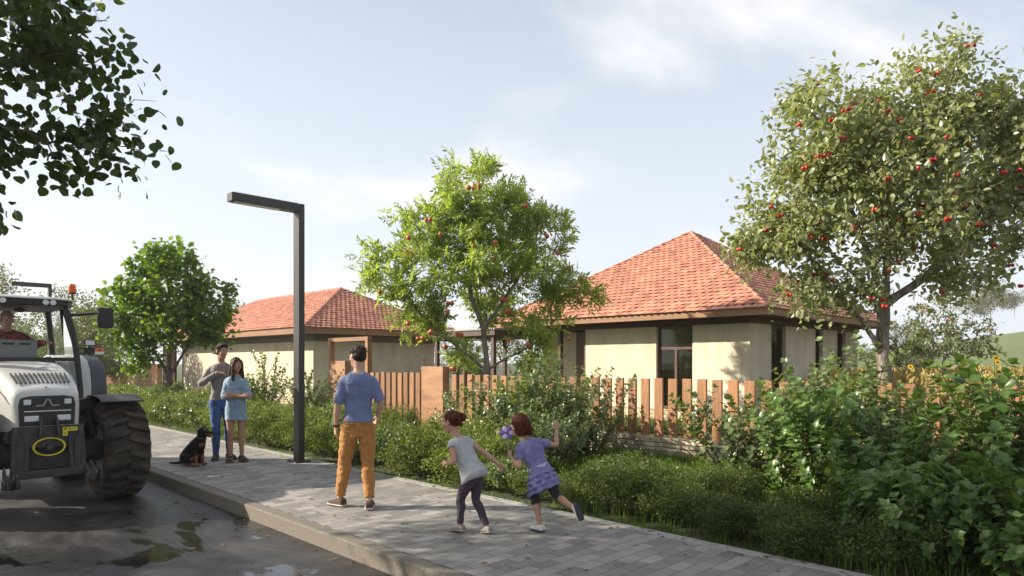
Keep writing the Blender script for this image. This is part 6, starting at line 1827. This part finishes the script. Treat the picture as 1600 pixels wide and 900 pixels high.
def girl_in_grey():
    S = .635
    J = dict(hipL=(-.055, .0, .535), hipR=(.055, .0, .535), knL=(-.055, .115, .315), anL=(-.06, .115, .066), knR=(.055, .02, .305), anR=(.055, -.12, .060), toeL=(-.15, 1, -.05), toeR=(.1, 1, -.25),
             shL=(-.125, .185, .850), shR=(.115, .150, .845), elL=(-.180, .09, .690), wrL=(-.140, .225, .655), elR=(.180, .00, .730), wrR=(.205, -.140, .640), head=(-.02, .270, 1.035), face=(-.28, 1, -.04), headup=(0, .18, 1), thumbL=(.2, .3, 1), thumbR=(0, 1, .3))
    f = Figure(S, J, girth=1.0, head=1.04); f.body('running girl with tied-up red-brown hair, sleeveless grey top and dark leggings', skin_b, ground_pt(740, 6.30), R(8), curlL=.9, curlR=.85, rollL=(.9, .3, 0), rollR=(-1, .2, 0))
    f.face_parts(hair_brown); f.hair('buns', hair_red)
    def cut(z, a, b, c, fw):
        k = max(0, 1.25 - z); return a + .05 * k, b + .07 * k, c - fw * .03 * k
    t = f.top('tunic', cloth_mat('light grey jersey', (.36, .37, .37), var=.1), hem=.83, sleeve=.13, off=.012, flare=.06, extra=cut, wrinkle=(.006, 12, 14), neck=1.47)
    f.bottoms('leggings', cloth_mat('plum leggings', (.048, .028, .044)), waist=.99, leg=.95, off=.006, loose=.003, wrinkle=(.004, 14, 20))
    f.shoes(cloth_mat('grey rubber clog', (.235, .205, .175)), mat('grey clog sole', (.27, .24, .21), .7), name='clog')
    mb = MB(); mb.tube([f.hp(-.02, -.095, .055), f.hp(.02, -.098, .056)], .012, n=8); mb.build('hair_clip', mat('pale hair clip', (.6, .5, .5), .4), f.o, smooth=60)
girl_in_grey()

def girl_in_purple():
    S = .62
    J = dict(hipL=(-.055, .0, .535), hipR=(.055, -.01, .540), knL=(-.045, .045, .305), anL=(-.02, -.01, .060), knR=(.115, -.095, .345), anR=(.170, -.330, .265), toeL=(-.35, 1, 0), toeR=(.25, -.30, -1), footupR=(-.2, 1, -.25),
             shL=(-.190, .125, .800), shR=(.035, .085, .850), elL=(-.215, .045, .615), wrL=(-.235, .175, .700), elR=(.170, .015, .815), wrR=(.195, .055, .945), head=(-.140, .190, 1.000), face=(-.45, .9, -.15), headup=(-.10, .22, 1), thumbL=(.3, .2, 1), thumbR=(-1, 0, 0))
    f = Figure(S, J, girth=1.0, head=1.06); f.body('girl with red-brown bob, purple top and ruffled skirt, one leg kicked back', skin_b, ground_pt(846, 6.36), R(-20), curlL=1.05, curlR=.2, rollL=(1, .1, 0), rollR=(-.2, 1, 0), dirL=(-.1, .75, .45), dirR=(.12, .15, 1))
    f.face_parts(hair_brown); f.hair('bob', hair_red)
    purple = cloth_mat('lavender jersey', (.155, .150, .300))
    f.top('shirt', purple, hem=.98, sleeve=.30, off=.011, flare=.0, wrinkle=(.004, 12, 16), cuff=.004)
    f.bottoms('leggings', cloth_mat('black leggings', (.014, .013, .016)), waist=.90, leg=.55, off=.007, loose=.003, wrinkle=(.003, 14, 20))
    sk = None
    ruf = cloth_mat('lavender ruffle', (.170, .160, .330))
    c, s, fw = f.spine(1.02); c0 = f.spine(.93)[0]; up = (f.shc - f.pel).normalized()
    mb = MB(); mb.loft([[c + up * h + s * math.cos(2 * PI * i / 24) * (.100 + o) + fw * math.sin(2 * PI * i / 24) * (.072 + o) for i in range(24)] for h, o in ((-.018, .004), (-.012, .008), (.018, .006), (.022, .0))]); wb = mb.build('waistband', cloth_mat('pale lavender band', (.40, .38, .47)), f.o, smooth=60)
    down = (-up * .55 + Vector((0, 0, -1)) * .45 + fw * -.02).normalized()
    for k in range(4):
        rs = random.Random(k + 3); n = 72; rings = []; ph = rs.random() * 6
        for j, fr in enumerate((0, .35, .7, 1.0)):
            ring = []
            h = .012 + k * .047 + fr * .066; base = .104 + k * .012 + fr * .036
            cc = c + down * h
            for i in range(n):
                an = 2 * PI * i / n; wv = (.012 * math.sin(9 * an + ph + k) + .007 * math.sin(17 * an + ph * 2)) * fr
                ring.append(cc + s * math.cos(an) * (base + wv) + fw * math.sin(an) * (base * .86 + wv) + Vector((0, 0, .006 * math.sin(9 * an + ph + 1) * fr)))
            rings.append(ring)
        mb = MB(); mb.loft(rings, cap=False); o = mb.build('ruffle', ruf, f.o, smooth=180); sd = o.modifiers.new('solid', 'SOLIDIFY'); sd.thickness = .003
    f.shoes(cloth_mat('white canvas shoe', (.62, .60, .56)), mat('dark rubber sole', (.035, .035, .04), .7))
    # toy flower on a stick, held in the left fist
    q = f.o.matrix_basis
    hand = Vector(J['wrL']) + Vector((-.1, .75, .45)).normalized() * .055
    rot = Matrix.Rotation(R(-20), 4, 'Z'); base = Vector(f.o.location) + (rot @ hand)
    t = empty('toy_flower', base, label='purple toy flower on a stick in the fist of the girl in purple', cat='toy')
    mb = MB(); mb.tube([(.0, .0, -.06), (-.005, .005, .10), (-.012, .012, .22)], .0035, n=8); mb.build('stick', mat('lilac stick', (.30, .25, .38), .5), t, smooth=60)
    hub = np.array([-.012, .012, .20]); ax = unit(np.array([-.6, -.7, .2])); u = unit(np.cross(ax, [0, 0, 1])); w = np.cross(u, ax)
    for k in range(6):
        a = k * PI / 3; d = u * math.cos(a) + w * math.sin(a)
        mb = MB(); rb = Matrix((Vector(d), Vector(np.cross(ax, d)), Vector(ax))).transposed(); mb.ball(Vector(hub + d * .038 + ax * .008), (.034, .024, .009), n=12, m=8, rot=rb)
        mb.build('petal', mat('white satin petal', (.55, .52, .62), .4) if k % 2 else mat('purple satin petal', (.22, .08, .38), .4), t, smooth=180)
    mb = MB(); mb.ball(Vector(hub + ax * .014), .016, n=12, m=8); mb.build('flower_centre', mat('violet centre', (.14, .05, .28), .4), t, smooth=180)
girl_in_purple()

def driver():
    # seat at (1.65+.02, 9.86+2.33) in the tractor, facing -Y
    J = dict(hipL=(-.10, .0, 1.53), hipR=(.10, .0, 1.53), knL=(-.15, .42, 1.50), anL=(-.14, .50, 1.10), knR=(.15, .42, 1.50), anR=(.14, .50, 1.10), toeL=(0, 1, 0), toeR=(0, 1, 0),
             shL=(-.205, .10, 2.005), shR=(.195, .09, 2.00), elL=(-.320, .30, 1.87), wrL=(-.395, .53, 1.90), elR=(.285, .24, 1.78), wrR=(.15, .43, 1.93), head=(.0, .16, 2.245), face=(-.30, 1, .06), headup=(.0, .03, 1), thumbL=(.4, .2, 1), thumbR=(-.4, .2, 1))
    f = Figure(1.0, J, girth=1.0, head=1.0)
    f.body('grey-haired man in a dark red shirt sitting at the wheel in the tractor cab', skin_c, (1.66, 12.19, 0), PI, curlL=.5, curlR=.9, rollL=(0, 0, -1), rollR=(0, .3, -1))
    f.face_parts(hair_grey, smile=False); f.hair('balding', hair_grey)
    f.top('shirt', cloth_mat('dark red flannel', (.30, .030, .024)), hem=.90, sleeve=.93, off=.014, flare=.03, cuff=.003)
    f.bottoms('trousers', cloth_mat('navy work trousers', (.03, .035, .05)), waist=.98, leg=.96, off=.012, loose=.012)
    f.shoes(plastic_m, plastic_m, name='boot')
driver()

def dog():
    mb = MB()
    # sitting, nose towards +Y in its own frame
    mb.loft([[(a * math.cos(2 * PI * i / 16), y + b * math.sin(2 * PI * i / 16) * .9, z - b * math.sin(2 * PI * i / 16) * .62) for i in range(16)] for y, z, a, b in ((-.19, .06, .05, .05), (-.16, .10, .10, .10), (-.08, .17, .115, .12), (.0, .26, .105, .115), (.07, .335, .095, .11), (.115, .40, .075, .085), (.13, .455, .060, .065))])
    for s in (1, -1):
        p, r = smooth_path([(s * .07, .06, .30), (s * .075, .075, .20), (s * .07, .085, .10), (s * .07, .095, .03)], [.050, .034, .026, .024]); mb.tube(p, r, n=12)
        mb.ball((s * .07, .115, .020), (.029, .045, .022), n=12, m=8)
        mb.ball((s * .095, -.07, .105), (.060, .125, .095), n=14, m=10)
        p, r = smooth_path([(s * .12, .02, .14), (s * .125, -.06, .055), (s * .115, .04, .03), (s * .115, .085, .022)], [.050, .032, .024, .024]); mb.tube(p, r, n=10)
        mb.ball((s * .115, .09, .020), (.028, .045, .020), n=12, m=8)
        p, r = smooth_path([(s * .060, .145, .575), (s * .088, .150, .545), (s * .094, .160, .500), (s * .080, .172, .475)], [.016, .024, .022, .010]); mb.tube(p, r, n=8)
    mb.ball((0, .165, .535), (.068, .082, .066), n=16, m=12)
    p, r = smooth_path([(0, .125, .42), (0, .14, .48), (0, .16, .53)], [.075, .066, .060]); mb.tube(p, r, n=14)
    p, r = smooth_path([(0, .20, .525), (0, .255, .512), (0, .315, .505)], [.052, .038, .028]); mb.tube(p, r, n=12)
    p, r = smooth_path([(0, .21, .495), (0, .265, .470), (0, .295, .462)], [.034, .020, .014]); mb.tube(p, r, n=10)
    p, r = smooth_path([(0, -.20, .05), (.04, -.30, .03), (.08, -.40, .035)], [.028, .022, .012]); mb.tube(p, r, n=10)
    black = mat('black dog coat', (.010, .008, .007), .6, var=.4, vscale=40, bump=.4, bscale=160, spec=.2); tan = mat('tan dog coat', (.17, .065, .026), .6, var=.3, vscale=40, bump=.4, bscale=160)
    o = solidify_union('dog', mb, .006, 2, [black, tan], None, (.003, 40, 30), ground_pt(304, 10.40))
    me = o.data
    for poly in me.polygons:
        x, y, z = poly.center
        if (z < .17 and y > .04) or (z < .045 and y > -.12) or (y > .225 and z < .512 and z > .4) or (abs(abs(x) - .033) < .013 and .555 < z < .585 and y > .2) or (abs(abs(x) - .04) < .028 and .31 < z < .36 and y > .12):
            poly.material_index = 1
    o.rotation_euler = (0, 0, R(-150)); tag(o, 'black and tan dog sitting on the pavement at the left of the couple', 'dog')
    mb = MB(); mb.ball((0, .342, .512), (.016, .012, .012)); mb.build('nose', plastic_m, o, smooth=180)
    for s in (1, -1):
        mb = MB(); mb.ball((s * .036, .222, .552), .009); mb.build('eye', mat('dark iris', (.03, .02, .015), .2), o, smooth=180)
    mb = MB(); mb.loft([[(w * math.cos(2 * PI * i / 10), y, z + .005 * math.sin(2 * PI * i / 10)) for i in range(10)] for y, z, w in ((.26, .478, .012), (.31, .470, .018), (.335, .452, .016), (.345, .435, .006))]); mb.build('tongue', mat('pink tongue', (.45, .12, .12), .4), o, smooth=180)
    mb = MB(); vs = []; fs = []
    for i in range(28):
        a = 2 * PI * i / 28
        for k in range(6):
            b = 2 * PI * k / 6; vs.append(((.068 + .007 * math.cos(b)) * math.cos(a), .128 + (.070 + .007 * math.cos(b)) * math.sin(a), .44 + .012 * math.sin(b) - .02 * math.sin(a)))
    for i in range(28):
        for k in range(6): fs.append((i * 6 + k, ((i + 1) % 28) * 6 + k, ((i + 1) % 28) * 6 + (k + 1) % 6, i * 6 + (k + 1) % 6))
    mb.add(vs, fs); mb.build('collar', mat('grey collar', (.06, .06, .06), .5), o, smooth=180)
dog()
# ------------------------------------------------------------------ light morning haze in the air
def air():
    mb = MB(); mb.box((-640, -640, -1.5), (640, 640, 46)); o = mb.build('haze', None)
    m = bpy.data.materials.new('morning haze'); m.use_nodes = True; nt = m.node_tree; nt.nodes.clear()
    out = nt.nodes.new('ShaderNodeOutputMaterial'); v = nt.nodes.new('ShaderNodeVolumePrincipled')
    v.inputs['Color'].default_value = (.94, .92, .88, 1); v.inputs['Density'].default_value = 0.0007; v.inputs['Anisotropy'].default_value = .35
    nt.links.new(v.outputs[0], out.inputs['Volume']); o.data.materials.append(m)
    tag(o, 'pale haze in the air over the street and the far fields', 'haze', kind='stuff')
air()
